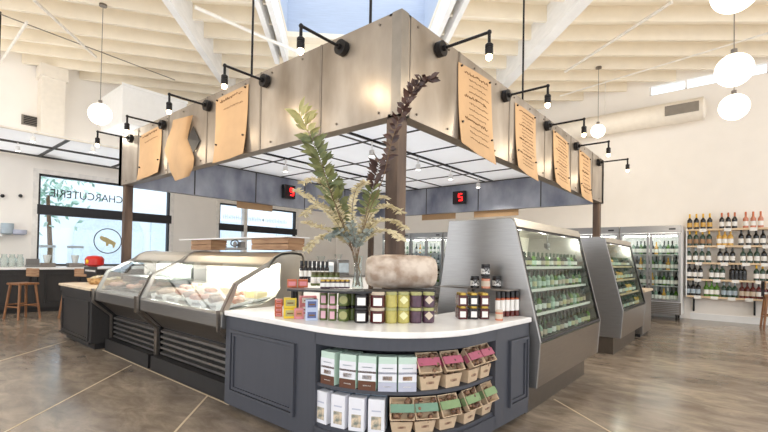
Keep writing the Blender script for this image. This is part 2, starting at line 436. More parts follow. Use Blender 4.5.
# street outside the windows
ext = MB().box(-4, 22, 24, 24.4, 0, 3.4)
fac = thing('street_building', 'pale building across the street seen through the shop windows', 'building', (0,0,0))
obj('facade', MB().box(-6, 26, 25, 25.6, -.1, 7.5), 'exterior', fac)
for k, x in enumerate((-2, 2.2, 10.0, 14.2, 18.4)):
    g = obj('window', MB().box(x, x+1.8, 24.9, 25, 1.6, 3.6), 'arch', fac); obj('sill', MB().box(x-.1, x+1.9, 24.8, 25, 1.5, 1.6), 'white', g)
arch = [(6.4, 0), (6.4, 2.4)]+[(8.0-1.6*math.cos(t), 2.4+1.3*math.sin(t)) for t in [PI*k/12 for k in range(1, 12)]]+[(9.6, 2.4), (9.6, 0)]
obj('archway', MB().prism(arch, 24.85, 25, 'V'), 'arch', fac)
st = MB().box(-8, 28, V1+.26, 26, -.12, -.02); struct('trim_9', st, 'asphalt')
tr = thing('street_tree', 'green street tree outside the left shop window', 'tree', (3.6, 16.6, 0))
obj('trunk', MB().tube([(0,0,-.02),(.05,0,1.5),(-.05,0,3.2)], .09, 8, .05), 'stem', tr)
lv = MB()
for k in range(240):
    a = Vector((RND.gauss(-.1,.55), RND.gauss(0,.4), RND.gauss(3.35,.5))); t = Vector((RND.uniform(-1,1), RND.uniform(-1,1), RND.uniform(-1,1))).normalized()*.12; q = t.orthogonal()*.45
    lv._add([a-t, a+q, a+t, a-q], [(0,1,2,3)])
obj('foliage', lv, 'tree', tr)

# ================================================================ CANOPY
CU0, CV0, CU1, CV1, CZ0, CZ1 = 3.0, 2.316, 10.25, 9.0, 2.685, 3.62
can = thing('steel_canopy', 'square grey sheet-metal canopy on posts hanging over the deli counters', 'canopy', (CU0, CV0, 0))
def L0(mb): return mb.move(Matrix.Translation((-CU0, -CV0, 0)))
def fascia(mb, name, slots=('fascia','seam','blue_steel','lip')):
    return obj(name, L0(mb), list(slots), can)
T = .14
# near-left fascia (faces -U), near-right (faces -V), two far ones; faces outside zinc, far inside blued
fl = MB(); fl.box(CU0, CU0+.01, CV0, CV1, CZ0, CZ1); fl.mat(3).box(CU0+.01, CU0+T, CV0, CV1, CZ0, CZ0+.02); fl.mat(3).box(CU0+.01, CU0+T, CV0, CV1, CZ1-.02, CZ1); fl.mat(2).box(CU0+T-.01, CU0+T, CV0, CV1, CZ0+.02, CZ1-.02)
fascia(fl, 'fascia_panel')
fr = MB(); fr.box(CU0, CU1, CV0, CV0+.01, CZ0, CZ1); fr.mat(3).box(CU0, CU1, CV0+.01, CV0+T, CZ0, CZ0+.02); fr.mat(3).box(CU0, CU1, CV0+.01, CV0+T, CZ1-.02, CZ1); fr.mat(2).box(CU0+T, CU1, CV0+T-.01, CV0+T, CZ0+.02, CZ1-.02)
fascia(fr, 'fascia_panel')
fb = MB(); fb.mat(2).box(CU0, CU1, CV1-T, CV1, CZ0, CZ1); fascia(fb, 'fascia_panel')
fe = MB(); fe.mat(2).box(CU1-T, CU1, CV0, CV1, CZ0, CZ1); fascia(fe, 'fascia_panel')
for v in (3.35, 4.42, 5.7, 6.9, 8.1):
    obj('seam_strip', L0(MB().box(CU0-.006, CU0, v, v+.03, CZ0, CZ1)), 'seam', can)
for u in (4.0, 5.3, 6.6, 7.9, 9.3):
    obj('seam_strip', L0(MB().box(u, u+.03, CV0-.006, CV0, CZ0, CZ1)), 'seam', can)
obj('corner_angle', L0(MB().box(CU0-.008, CU0, CV0-.008, CV0+.1, CZ0, CZ1).box(CU0, CU0+.1, CV0-.008, CV0, CZ0, CZ1)), 'lip', can)
for u in (4.4, 5.9, 7.4, 8.9):
    obj('seam_strip', L0(MB().box(u, u+.025, CV1-T-.006, CV1-T, CZ0, CZ1)), 'batten', can)
for v in (3.6, 5.2, 6.8, 8.2):
    obj('seam_strip', L0(MB().box(CU1-T-.006, CU1-T, v, v+.025, CZ0, CZ1)), 'batten', can)
rv = None
for v in [CV0+.25+.55*k for k in range(12)]:
    for z in (CZ0+.06, CZ1-.06):
        if rv is None: rv = obj('rivet', MB().cyl((0,0,0), (-.012,0,0), .012, seg=6), 'seam', can, (0, v-CV0, z))
        else: dup(rv, (0, v-CV0, z), parent=can)
for u in [CU0+.25+.55*k for k in range(13)]:
    for z in (CZ0+.06, CZ1-.06): dup(rv, (u-CU0, 0, z), PI/2, parent=can)
# white ceiling panels with dark battens
NU, NV = 6, 5; iu0, iu1, iv0, iv1 = CU0+T, CU1-T, CV0+T, CV1-T; ZC = 3.42
for i in range(NU):
    for j in range(NV):
        a, b = iu0+(iu1-iu0)*i/NU, iv0+(iv1-iv0)*j/NV
        obj('ceiling_panel', L0(MB().box(a+.01, a+(iu1-iu0)/NU-.01, b+.01, b+(iv1-iv0)/NV-.01, ZC, ZC+.012)), 'panel', can)
for i in range(NU+1):
    a = iu0+(iu1-iu0)*i/NU; obj('batten', L0(MB().box(a-.011, a+.011, iv0, iv1, ZC-.02, ZC)), 'batten', can)
for j in range(NV+1):
    b = iv0+(iv1-iv0)*j/NV; obj('batten', L0(MB().box(iu0, iu1, b-.011, b+.011, ZC-.021, ZC)), 'batten', can)
PW = .066
for x, y in ((3.09, 2.42), (CU0+.1, CV1-.2), (CU1-.12, CV0+.1), (CU1-.12, CV1-.12)):
    po = obj('post', L0(MB().box(x-PW, x+PW, y-PW, y+PW, 0, ZC-.02)), 'post', can)
    obj('base_plate', L0(MB().box(x-.12, x+.12, y-.12, y+.12, 0, .012)), 'black', po)
for x, y in ((3.07, 4.75), (3.07, 2.75), (5.9, 2.38)):
    obj('hanger_rod', L0(MB().cyl((x, y, CZ1-.02), (x, y, 6.3), .014, seg=8)), 'black', can)
al = bpy.data.lights.new('canopy_fill', 'AREA'); al.shape = 'RECTANGLE'; al.size = 6.6; al.size_y = 6.1; al.energy = 150; al.color = (1, .98, .96)  # unseen fill light added above the panels to brighten the canopy ceiling
alo = bpy.data.objects.new('canopy_fill', al); COL.objects.link(alo); alo.location = ((CU0+CU1)/2, (CV0+CV1)/2, 3.58)
# track rails and spot heads under the canopy
def spot_head(name, label, loc, power, group, drop=.12):
    t = thing(name, label, 'spot light', loc, 0, group)
    obj('bracket', MB().cyl((0,0,0), (0,0,-drop), .012, seg=8), 'white', t)
    obj('lamp_housing', MB().lathe([(.03,-drop-.02),(.045,-drop-.03),(.05,-drop-.13),(.044,-drop-.13)][::-1]), 'white', t)
    obj('lens', MB().cyl((0,0,-drop-.131), (0,0,-drop-.125), .04), 'spot', t)
    light('SPOT', (loc[0], loc[1], loc[2]-drop-.15), power, (1,.93,.82), .05, (0,0,0), math.radians(150))
for v in (4.75, 7.0):
    tag(obj('light_track', MB().box(3.6, 9.95, v-.018, v+.018, ZC-.055, ZC-.022), 'black'),
        'thin black lighting track under the canopy, %s' % ('nearer the slanted bottle cases' if v < 5 else 'nearer the shop windows'), 'light track')
heads = [(5.4,4.75),(6.75,4.75),(7.95,4.75),(9.2,4.75),(5.35,7.0),(6.6,7.0),(3.9,7.0),(4.0,4.75)]
for k, (x, y) in enumerate(heads):
    spot_head('track_spot', '%s white track spot on the %s lighting track under the canopy' % (ORD[[0,1,2,3,1,2,0,0][k]] if k != 7 else 'nearest', 'right-hand' if y < 5 else 'left-hand') if k not in (0,1,2,3) else
              '%s white track spot along the right-hand lighting track under the canopy' % ORD[k+1], (x, y, ZC-.055), 95, 'track spots under the canopy')

# sconces
def sconce_proto():
    t = thing('pipe_sconce', 'x', 'wall lamp', (0,0,0), 0, 'black pipe lamps along the canopy edge')
    obj('wall_mount', MB().cyl((.008,0,0), (.07,0,0), .075, seg=20).cyl((.07,0,0), (.1,0,0), .03), 'black', t)
    obj('pipe_arm', MB().tube([(.09,0,0),(.55,0,0)], .0145, 8).ball((.55,0,0), .022, 8, 6).tube([(.55,0,0),(.55,0,-.11)], .0145, 8), 'black', t)
    obj('lamp_socket', MB().lathe([(.02,-.1),(.036,-.115),(.036,-.14),(.03,-.145),(.036,-.15),(.036,-.2),(.028,-.21)][::-1], (.55,0,0)), 'black', t)
    obj('bulb', MB().ball((.55,0,-.225), .031, 12, 8, 1, 1, 1.1), 'bulb', t)
    return t
sp = None
for side, lst in (('L', (3.02, 4.3, 5.64, 7.05, 8.35)), ('R', (3.58, 5.11, 6.62, 8.1, 9.68))):
    for k, a in enumerate(lst):
        loc, rz = ((CU0-.006, a, 3.47), PI) if side == 'L' else ((a, CV0-.006, 3.47), -PI/2)
        lab = 'black pipe lamp, %s from the corner, canopy side over the %s' % (ORD[k], 'deli cases' if side == 'L' else 'slanted bottle cases')
        if sp is None:
            sp = sconce_proto(); sp.location = loc; sp.rotation_euler = (0,0,rz); sp['label'] = lab
        else: dup(sp, loc, rz, lab)
        d = Vector((-1,0,0)) if side == 'L' else Vector((0,-1,0))
        light('POINT', Vector(loc)+d*.55+Vector((0,0,-.3)), 8, (1,.82,.58), .04)

# kraft paper menus
def menu(pts_top, pts_bot, ax, val, label, out, lines=12, bulge=.03):
    """sheet hanging in front of a fascia: quad (a0,a1 at top; bottom) along the fascia, slightly curling"""
    (a0, z0), (a1, z1) = pts_top; (b0, y0), (b1, y1) = pts_bot
    base = Vector((val, (a0+a1)/2, y0)) if ax == 'U' else Vector(((a0+a1)/2, val, y0))
    t = thing('kraft_paper_menu', label, 'menu', base, 0, 'kraft paper menus pinned on the canopy')
    N = 10; vs = []
    def P(s, r, off):
        top = a0+(a1-a0)*s, z0+(z1-z0)*s; bot = b0+(b1-b0)*s, y0+(y1-y0)*s
        a = top[0]+(bot[0]-top[0])*r; z = top[1]+(bot[1]-top[1])*r
        o = .012+bulge*math.sin(PI*s)*.3+bulge*1.6*(r**3)*(.3+.7*abs(2*s-1))+off
        p = Vector((val-o, a, z)) if ax == 'U' else Vector((a, val-o, z))
        return p-base
    mb = MB()
    for off in (0, -.004):
        mb._add([P(i/N, j/N, off) for i in range(N+1) for j in range(N+1)],
                [(i*(N+1)+j, (i+1)*(N+1)+j, (i+1)*(N+1)+j+1, i*(N+1)+j+1) for i in range(N) for j in range(N)], True)
    obj('paper_sheet', mb, 'kraft', t)
    R = random.Random(len(label)*7+int(a0*100))
    for k in range(lines):
        r = .08+.84*k/max(lines, 6); big = k % 4 == 0
        s = .14 if big else .26; hgt = .5/max(lines, 9)*(1.0 if big else .55); end = R.uniform(.74, .9); q = []; wl = 0
        while s < end:
            if wl <= 0: wl = R.randint(6, 16); s += .022; q.append(P(s, r-.012*s, .004))
            q.append(P(s, r-.012*s+hgt*R.uniform(-.5,.5), .004)); s += .014; wl -= 1
        obj('writing_line', MB().tube(q, .003 if big else .002, 4), 'ink', t)
    for s in (.07, .93):
        for r in (.03, .72): obj('pin', MB().cyl(P(s, r, 0), P(s, r, .02), .012, seg=8), 'pin', t)
    return t
menu(((3.98,3.5),(4.75,3.54)), ((3.99,2.64),(4.82,2.55)), 'V', CV0, 'handwritten kraft menu, nearest the corner on the right canopy side', -1)
menu(((5.47,3.5),(6.2,3.5)), ((5.49,2.64),(6.22,2.56)), 'V', CV0, 'handwritten kraft menu, second from the corner on the right canopy side', -1, 16)
menu(((6.96,3.5),(7.74,3.45)), ((6.99,2.66),(7.76,2.6)), 'V', CV0, 'handwritten kraft menu, third from the corner on the right canopy side', -1, 14)
menu(((8.38,3.48),(9.14,3.45)), ((8.41,2.62),(9.16,2.58)), 'V', CV0, 'kraft sheet farthest from the corner on the right canopy side', -1, 10)
menu(((5.47,3.52),(4.69,3.54)), ((5.43,2.64),(4.7,2.67)), 'U', CU0, 'flat kraft sheet nearest the corner on the left canopy side, one line of writing', -1, 2)
# curled sheet with a dark lifted edge
def quad_sheet(t, name, pts, mt, th=.005):
    mb = MB(); nrm = (pts[1]-pts[0]).cross(pts[2]-pts[1]).normalized()*th; k = len(pts)
    mb._add([p for p in pts]+[p+nrm for p in pts], [tuple(range(k)), tuple(range(k, 2*k))[::-1]]+[(i, (i+1) % k, k+(i+1) % k, k+i) for i in range(k)])
    return obj(name, mb, mt, t)
b = Vector((CU0, 6.3, 2.62))
t = thing('kraft_paper_menu', 'curled kraft sheet with waisted sides in the middle of the left canopy side', 'menu', b, 0, 'kraft paper menus pinned on the canopy')
def lp(px, py, o): return on(px, py, 'U', CU0-o)-b
def grid(rows, mt, name, t):
    mb = MB(); m_, n_ = len(rows), len(rows[0])
    for off in (0, .004):
        mb._add([p+Vector((off,0,0)) for r in rows for p in r], [(i*n_+j, i*n_+j+1, (i+1)*n_+j+1, (i+1)*n_+j) for i in range(m_-1) for j in range(n_-1)], True)
    return obj(name, mb, mt, t)
rows = []
for y0, y1, xl, xr in ((120,115,173,193),(127,124,172,190.5),(140,137,167,187.5),(150,148,164.5,191),(160,158,167.5,194),(170,167,170,193),(181,176,175,189)):
    rows.append([lp(xl+(xr-xl)*s, y0+(y1-y0)*s, .015+.1*(math.sin(PI*s))+(.02 if y0 > 150 else 0)) for s in [i/6 for i in range(7)]])
grid(rows, 'kraft', 'paper_sheet', t)
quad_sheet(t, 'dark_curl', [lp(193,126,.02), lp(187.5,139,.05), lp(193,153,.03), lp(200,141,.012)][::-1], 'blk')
menu(((8.02,3.46),(7.14,3.5)), ((7.98,2.68),(7.14,2.72)), 'U', CU0, 'kraft sheet farthest from the corner on the left canopy side', -1, 2)
# sheets on the far sides, seen below the steel
for (x0, x1) in ((7.05, 5.95), (5.4, 4.2)):
    bs = Vector((CU1-.002, (x0+x1)/2, 2.45))
    tag(obj('kraft_paper_menu', MB().box(0, .006, x1-bs.y, x0-bs.y, .08, .9), 'kraft', loc=bs), 'kraft sheet hanging below the far right canopy edge, %s slanted case end' % ('farther from the' if x0 > 6 else 'just above the'), 'menu', 'kraft paper menus pinned on the canopy')
bs = Vector((6.0, CV1-.002, 2.45)); tag(obj('kraft_paper_menu', MB().box(-.5, .5, 0, .006, .08, .9), 'kraft', loc=bs), 'kraft sheet hanging below the far left canopy edge by the window', 'menu', 'kraft paper menus pinned on the canopy')
# number displays
def display(loc, rz, label):
    t = thing('number_display', label, 'display', loc, rz, 'red number displays')
    obj('housing', MB().box(-.18, .18, -.1, 0, -.17, .17), 'blk', t, bevel=.01)
    obj('screen', MB().box(-.15, .15, -.104, -.1, -.14, .14), 'ledoff', t)
    d = MB(); w_, h_, q = .05, .085, .014; cx = .06
    for (x0, x1, z0, z1) in ((-w_,w_,h_-q,h_+q),(-w_,w_,-q,q),(-w_,w_,-h_-q,-h_+q),(-w_-q,-w_+q,0,h_),(w_-q,w_+q,-h_,0)):
        d.box(cx+x0, cx+x1, -.112, -.104, z0, z1)
    obj('digit', d, 'led', t)
display((6.84, CV1-T-.006, 3.06), 0, 'black display with a red 5 on the left inner canopy side')
display((CU1-T-.006, 5.73, 3.06), -PI/2, 'black display with a red 5 on the right inner canopy side')

# ================================================================ CURVED COUNTER
HC = .9
def outline(off):
    R = .9-off; c = (3.02, 2.4); P = [(2.12+off, 3.64), (2.12+off, 3.0), (2.12+off, 2.4)]
    for k in range(1, 24): t = PI+PI/2*k/24; P.append((c[0]+R*math.cos(t), c[1]+R*math.sin(t)))
    P += [(3.02, 1.5+off), (3.4, 1.478+off), (3.88, 1.452+off)]
    return P
def curve_at(px, off):
    """where the sight line of a pixel column meets the counter front inset by off: point, tangent angle"""
    v = ray(px, 320); best = None; P = outline(off); P = [(P[0][0], P[0][1]+1)]+P+[(P[-1][0]+1, P[-1][1]-.054)]
    for a, b in zip(P, P[1:]):
        a, b = Vector(a), Vector(b); d = b-a; den = v.x*d.y-v.y*d.x
        if abs(den) < 1e-9: continue
        tt = (a.x*d.y-a.y*d.x)/den; s = (a.x*v.y-a.y*v.x)/den
        if -1e-6 <= s <= 1+1e-6 and tt > 0:
            if best is None or tt < best[0]: best = (tt, a+d*s, math.atan2(d.y, d.x))
    return best[1], best[2]
INNER = [(3.88, 2.15), (3.16, 2.15), (2.78, 2.6), (2.78, 3.64)]
ct = thing('curved_counter', 'charcoal panelled corner counter with a rounded front and open shelves', 'counter', (2.7, 2.2, 0))
def LC(mb): return mb.move(Matrix.Translation((-2.7, -2.2, 0)))
top = MB().prism(outline(0)+INNER, HC-.045, HC)
tag(obj('countertop', top, 'marble', bevel=.008), 'white marble top on the curved charcoal counter', 'countertop')
body = outline(.025); inn = outline(.06)
a0 = math.radians(0)
# openings between px 315 and 497
oL, _ = curve_at(315, .025); oR, _ = curve_at(497, .025)
def sub(P, s0, s1): return [p for p in P]
def idx(P, q): return min(range(len(P)), key=lambda i: (Vector(P[i])-q).length)
iL, iR = idx(body, oL), idx(body, oR)
bodyL = body[:iL]+[tuple(oL)]; bodyR = [tuple(oR)]+body[iR+1:]; mid = [tuple(oL)]+body[iL+1:iR]+[tuple(oR)]
def offset_in(P, d):
    out = []
    for i in range(len(P)):
        a = Vector(P[max(0, i-1)]); b_ = Vector(P[min(len(P)-1, i+1)]); t_ = (b_-a).normalized(); out.append(tuple(Vector(P[i])+Vector((-t_.y, t_.x))*d))
    return out
DEP = .36
obj('front_panel', LC(MB().prism(bodyL+offset_in(bodyL, .04)[::-1], .05, HC-.045)), 'char', ct)
obj('front_panel', LC(MB().prism(bodyR+offset_in(bodyR, .04)[::-1], .05, HC-.045)), 'char', ct)
obj('top_rail', LC(MB().prism(mid+offset_in(mid, .04)[::-1], .765, HC-.045)), 'char', ct)
obj('bottom_rail', LC(MB().prism(mid+offset_in(mid, .04)[::-1], .05, .16)), 'char', ct)
mi_ = offset_in(mid, .02)
for z, nm in ((.16, 'shelf'), (.455, 'shelf')):
    obj(nm, LC(MB().prism(mi_+offset_in(mid, DEP)[::-1], z, z+.025)), 'char', ct)
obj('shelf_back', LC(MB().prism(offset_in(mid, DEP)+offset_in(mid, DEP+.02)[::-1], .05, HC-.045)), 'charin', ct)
ends = offset_in(mid, DEP)
for A, B in ((mid[0], ends[0]), (mid[-1], ends[-1])):
    A, B = Vector((*A, 0)), Vector((*B, 0)); obj('shelf_side', LC(bar(A, B, .03, .05, HC-.045)), 'char', ct)
obj('end_panel', LC(MB().box(2.15, 2.78, 3.6, 3.63, .05, HC-.045)), 'char', ct)
obj('end_panel', LC(MB().box(3.82, 3.845, 1.52, 2.15, .05, HC-.045)), 'char', ct)
obj('toe_kick', LC(MB().prism(outline(.11)+INNER, 0, .05)), 'kick', ct)
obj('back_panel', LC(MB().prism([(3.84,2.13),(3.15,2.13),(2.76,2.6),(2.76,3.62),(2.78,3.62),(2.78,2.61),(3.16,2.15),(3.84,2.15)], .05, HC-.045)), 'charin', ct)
# moulded frames on the flat faces
def moulding(p0, p1, z0, z1):
    A, B = Vector((*p0, 0)), Vector((*p1, 0)); d = (B-A); l = d.length; d.normalize(); n_ = Vector((d.y, -d.x, 0))
    T_ = Matrix((d, n_, Vector((0,0,1)))).transposed().to_4x4(); T_.translation = A
    mb = MB()
    for (w0, hgt) in ((0, .026), (.03, .014)):
        w1 = w0+.024; h = hgt
        mb.box(w0, l-w0, 0, h, z1-w1, z1-w0, T_).box(w0, l-w0, 0, h, z0+w0, z0+w1, T_)
        mb.box(w0, w1, 0, h, z0+w1, z1-w1, T_).box(l-w1, l-w0, 0, h, z0+w1, z1-w1, T_)
    return mb
p, _ = curve_at(232, .025); q, _ = curve_at(297, .025)
obj('panel_moulding', LC(moulding(p, q, .175, .735)), 'char', ct)
p, _ = curve_at(509, .025); q, _ = curve_at(527, .025)
obj('panel_moulding', LC(moulding(p, q, .175, .735)), 'char', ct)

# ---------------------------------------------------------------- goods in the counter shelves
def place(px, off): return curve_at(px, off)
def carton(name, w, d, h, bands, label, cat, px, z, group, off=.06, win=None, lean=0):
    """front faces -Y local; bands: list of (z0,z1,matindex)"""
    p, a = place(px, off); c = Vector((p.x, p.y, z)) 
    t = thing(name, label, cat, c, a, group)
    mb = MB(); mb.box(-w/2, w/2, 0, d, 0, h)
    obj('carton_body', mb, bands[0], t, bevel=.003)
    for nm, mt, x0, x1, z0, z1 in bands[1]:
        obj(nm, MB().box(x0*w, x1*w, -.0015, 0, z0*h, z1*h), mt, t)
    return t
M['mint'] = mat('mint card', '#c3d8cb', .6, 0, .03); M['brown'] = mat('brown card', '#5f3a28', .6, 0, .05); M['lilac'] = mat('lilac card', '#b9bccd', .6, 0, .03)
M['wcard'] = mat('white card', '#e4e4ea', .6, 0, .03); M['photo'] = two_tone('crisp picture', '#7c8078', '#d9c6ac', 26, .5); M['bread'] = two_tone('brown crisps', '#7a5a46', '#b99d83', 30, .6)
M['steelblue'] = mat('blue grey card', '#8e9bab', .6)
tops = [(328.5,'brown',0),(348.5,'brown',0),(368,'brown',1),(388.5,'lilac',2),(408.5,'lilac',3)]
TS = .48
names = ['mint and brown carton, leftmost on the upper counter shelf','mint and brown carton, second from left on the upper counter shelf','mint and brown carton beside the lilac ones on the upper counter shelf','mint and lilac carton beside the brown ones on the upper counter shelf','mint and lilac carton beside the pink berry punnets on the upper counter shelf']
for (px, c2, k), lab in zip(tops, names):
    carton('food_carton', .128, .09, .238, ('mint', [('upper_label','wcard',-.5,.5,.28,.8),('name_band','brown' if c2 == 'brown' else 'lilac',-.5,.5,.5,.56),('picture_window','bread' if c2 == 'brown' else 'bread',-.26,.26,.32,.44),('base_band',c2,-.5,.5,0,.27),('name_line','paper',-.22,.22,.12,.15),('name_line','shade',-.3,.3,.66,.69)]), lab, 'carton', px, TS, 'cartons on the upper counter shelf', .05)
for k, px in enumerate((336, 352)):
    carton('food_carton', .12, .08, .225, ('mint', [('name_band','shade',-.5,.5,.5,.56)]), '%s mint carton tucked behind the front row on the upper counter shelf' % ('left' if k == 0 else 'right'), 'carton', px, TS, 'cartons on the upper counter shelf', .17)
BS = .185
for k, px in enumerate((322.5, 339.5, 358, 378)):
    carton('cracker_box', .116, .075, .235, ('wcard', [('picture_window','photo',-.3,.3,.12,.5),('name_line','lilac',-.28,.28,.64,.68)]), 'tall white box with picture window, %s on the lower counter shelf' % ['leftmost','second from left','third from left','fourth, beside the green punnets,'][k], 'box', px, BS, 'white cracker boxes on the lower counter shelf', .05)
for k, px in enumerate((331, 347, 364, 381)):
    carton('cracker_box', .112, .07, .255, ('steelblue', [('name_line','wcard',-.3,.3,.8,.85)]), 'blue-grey topped box behind the white boxes, %s from left on the lower counter shelf' % ORD[k], 'box', px, BS, 'blue-grey boxes on the lower counter shelf', .15)
M['pulp'] = mat('pulp fibre tray', '#cdb496', .85, 0, .08, 20); M['pinkl'] = mat('pink sleeve', '#ad5a70', .6); M['greenl'] = mat('green sleeve', '#6d8f7a', .6); M['greeny'] = mat('yellow green sleeve', '#7e9668', .6)
M['dfruit'] = two_tone('dried fruit', '#3a2219', '#8e6a4f', 40, .5, lo=.35, hi=.62)
def punnet(px, z, off, tilt, label, sleeve, dz=0, w=.135, h=.085, l=.13):
    p, a = place(px, off)
    t = thing('fruit_punnet', label, 'punnet', (p.x, p.y, z+dz), a, 'dried fruit punnets on the counter shelves')
    t.rotation_euler = (tilt, 0, a)
    def ringp(s, zz): return [(-w/2*s, (l/2-l/2*s), zz), (w/2*s, (l/2-l/2*s), zz), (w/2*s, l/2+l/2*s, zz), (-w/2*s, l/2+l/2*s, zz)]
    mb = MB(); mb._add(ringp(.8, 0)+ringp(1, h)+ringp(.92, h)+ringp(.75, .01), [(3,2,1,0),(0,1,5,4),(1,2,6,5),(2,3,7,6),(3,0,4,7),(4,5,9,8),(5,6,10,9),(6,7,11,10),(7,4,8,11),(8,9,13,12),(9,10,14,13),(10,11,15,14),(11,8,12,15),(12,13,14,15)])
    obj('tray', mb, 'pulp', t, bevel=.004)
    fm = MB(); R = random.Random(int(px*7))
    for k in range(14): fm.ball((R.uniform(-.42,.42)*w, l/2+R.uniform(-.4,.4)*l, h-.012+R.uniform(0,.012)), R.uniform(.014,.022), 7, 5)
    obj('dried_fruit', fm, 'dfruit', t)
    if sleeve:
        obj('sleeve_label', MB().box(-w*.505, w*.505, l*.32, l*.68, h+.012, h+.016).box(-w*.505, -w*.49, l*.32, l*.68, h*.3, h+.012).box(w*.49, w*.505, l*.32, l*.68, h*.3, h+.012), sleeve, t)
        obj('rim', MB().tube([(-w/2, .005, h), (w/2, .005, h), (w/2, l-.005, h), (-w/2, l-.005, h), (-w/2, .005, h)], .005, 6), 'pulp', t)
    else:
        obj('front_text', MB().box(-.028, .028, l*.04-.0135*0-.006, l*.04, h*.45, h*.62), 'bread', t)
    return t
for k, (px, pt) in enumerate(((431.5, 429.5), (455, 453), (475, 475), (487, 487))):
    lab = ['nearest the lilac cartons','second from left','third from left','rightmost'][k]
    punnet(px, TS, .05, 0, 'pulp punnet under a pink-sleeved one, %s, upper counter shelf' % lab, None, 0, .16, .1, .14)
    punnet(pt, TS, .045, math.radians(52), 'tilted dried fruit punnet with pink sleeve, %s on the upper counter shelf' % lab, 'pinkl', .1, .165, .06, .158)
for k, px in enumerate((403.5, 427, 450, 472, 489)):
    lab = ['nearest the white boxes','second from left','third from left','fourth from left','rightmost'][k]
    punnet(px, BS, .05, 0, 'pulp punnet under a green-sleeved one, %s, lower counter shelf' % lab, None, 0, .16, .085, .14)
    punnet(px, BS, .045, math.radians(60), 'tilted dried fruit punnet with green sleeve, %s on the lower counter shelf' % lab, 'greenl' if k < 2 else 'greeny', .085, .165, .06, .158)

# ---------------------------------------------------------------- goods on the counter top
def on_top(px, py, z=HC):
    p = on(px, py, 'Z', z); return Vector((p.x, p.y, z))
FACE = math.atan2(rt.y, rt.x)       # things square to the corner view
def stack_boxes(px, py, w, d, h, n_, mt, name, label, cat, group, rz, mt2, z=HC, gap=0):
    p = on_top(px, py, z)
    for k in range(n_):
        lv = {1: '', 2: ('lower ', 'upper '), 4: ('bottom ', 'second lowest ', 'third ', 'topmost ')}.get(n_)
        lb = label if n_ == 1 else lv[k]+label
        t = thing(name, lb, cat, (p.x, p.y, z+k*h), rz, group)
        obj('carton_body', MB().box(-w/2, w/2, 0, d, 0, h-.002), mt, t, bevel=.002)
        obj('front_label', MB().box(-w*.36, w*.36, -.0012, 0, h*.22, h*.8), mt2, t)
        obj('name_line', MB().box(-w*.25, w*.25, -.002, -.0012, h*.42, h*.56), 'ink' if mt2 != 'ink' else 'paper', t)
M['yel'] = mat('yellow tin', '#e0c132', .4); M['pnk'] = mat('pink tin', '#d3858c', .4); M['orr'] = mat('orange red tin', '#b5582f', .4); M['bll'] = mat('light blue tin', '#b7c3dc', .4); M['navy'] = mat('navy print', '#55618f', .5)
g = 'fish tins on the counter'
aL = FACE+.25
stack_boxes(278.5, 316.5, .062, .09, .036, 4, 'orr', 'sardine_tin', 'orange-red tin in the stack at the left end of the marble top', 'tin', g, aL, 'pnk')
stack_boxes(290, 318.5, .1, .08, .084, 2, 'yel', 'sardine_tin', 'yellow tin box beside the orange-red stack on the marble top', 'tin', g, aL, 'leafy')
stack_boxes(299, 319, .075, .06, .088, 1, 'pnk', 'sardine_tin', 'front pink tin box beside the yellow boxes on the marble top', 'tin', g, aL, 'rose')
stack_boxes(308, 314, .15, .06, .08, 2, 'pnk', 'sardine_tin', 'long pink tin box behind the light blue boxes on the marble top', 'tin', g, aL, 'paper')
stack_boxes(311.7, 320.5, .095, .07, .085, 2, 'bll', 'sardine_tin', 'light blue tin box beside the pink-lidded jars on the marble top', 'tin', g, aL, 'navy')

def jar(name, label, loc, r, h, body, lid, lab=None, group=None, lidh=.02, facet=14, labk='round', tagc=None, parts=True):
    t = thing(name, label, 'jar', loc, FACE, group)
    if lab and labk == 'wrap':
        obj('glass_body', MB().lathe([(r*.9,0),(r,.006),(r,h*.18),(r*1.01,h*.181),(r*1.01,h*.62),(r,h*.621),(r,h*.78),(r*.86,h-lidh)], seg=facet, mats=[0,0,0,1,0,0,0]), [body, lab], t)
    else:
        obj('glass_body', MB().lathe([(r*.88,0),(r,.008),(r,h*.76),(r*.86,h-lidh)], seg=facet), body, t)
    obj('lid', MB().lathe([(r*.86,h-lidh-.004),(r*.93,h-lidh),(r*.95,h-lidh+.003),(r*.95,h-.004),(r*.88,h-.001)], seg=facet), lid, t)
    if lab and labk == 'round':
        mb = MB(); k = 14
        for i in range(k): pass
        mb.cyl((0,-r*.80,h*.4), (0,-r-.002,h*.4), h*.27, seg=16); obj('round_label', mb, lab, t)
    if lab and labk == 'square':
        obj('square_label', MB().box(-r*.55, r*.55, -r-.001, -r*.75, h*.14, h*.62), lab, t)
    if lab and labk == 'diamond':
        obj('diamond_tag', MB().prism([(-r*.7,h*.5),(0,h*.5-r*.7),(r*.7,h*.5),(0,h*.5+r*.7)], -r-.003, -r*.85, 'V'), lab, t)
    return t
M['olv'] = mat('green olives', '#5d6a34', .3, 0, .2, 30); M['pkl'] = mat('pink lid', '#d7a9b4', .4); M['pln'] = mat('pale olive jar', '#a3a26c', .35, 0, .1, 20); M['drk'] = mat('black jam', '#1c1718', .25); M['drd'] = mat('dark red jam', '#4a1416', .25)
M['ylw'] = mat('yellow green preserve', '#b6ab5e', .3, 0, .12, 20); M['prp'] = mat('purple olives', '#4d3443', .3, 0, .2, 25); M['dolv'] = mat('dark olive lid', '#565234', .4, .3); M['tagp'] = mat('cream tag', '#dcd9a6', .6); M['pal'] = mat('pale jar top', '#c9b9a5', .4)
gj = 'preserve jars on the marble top'
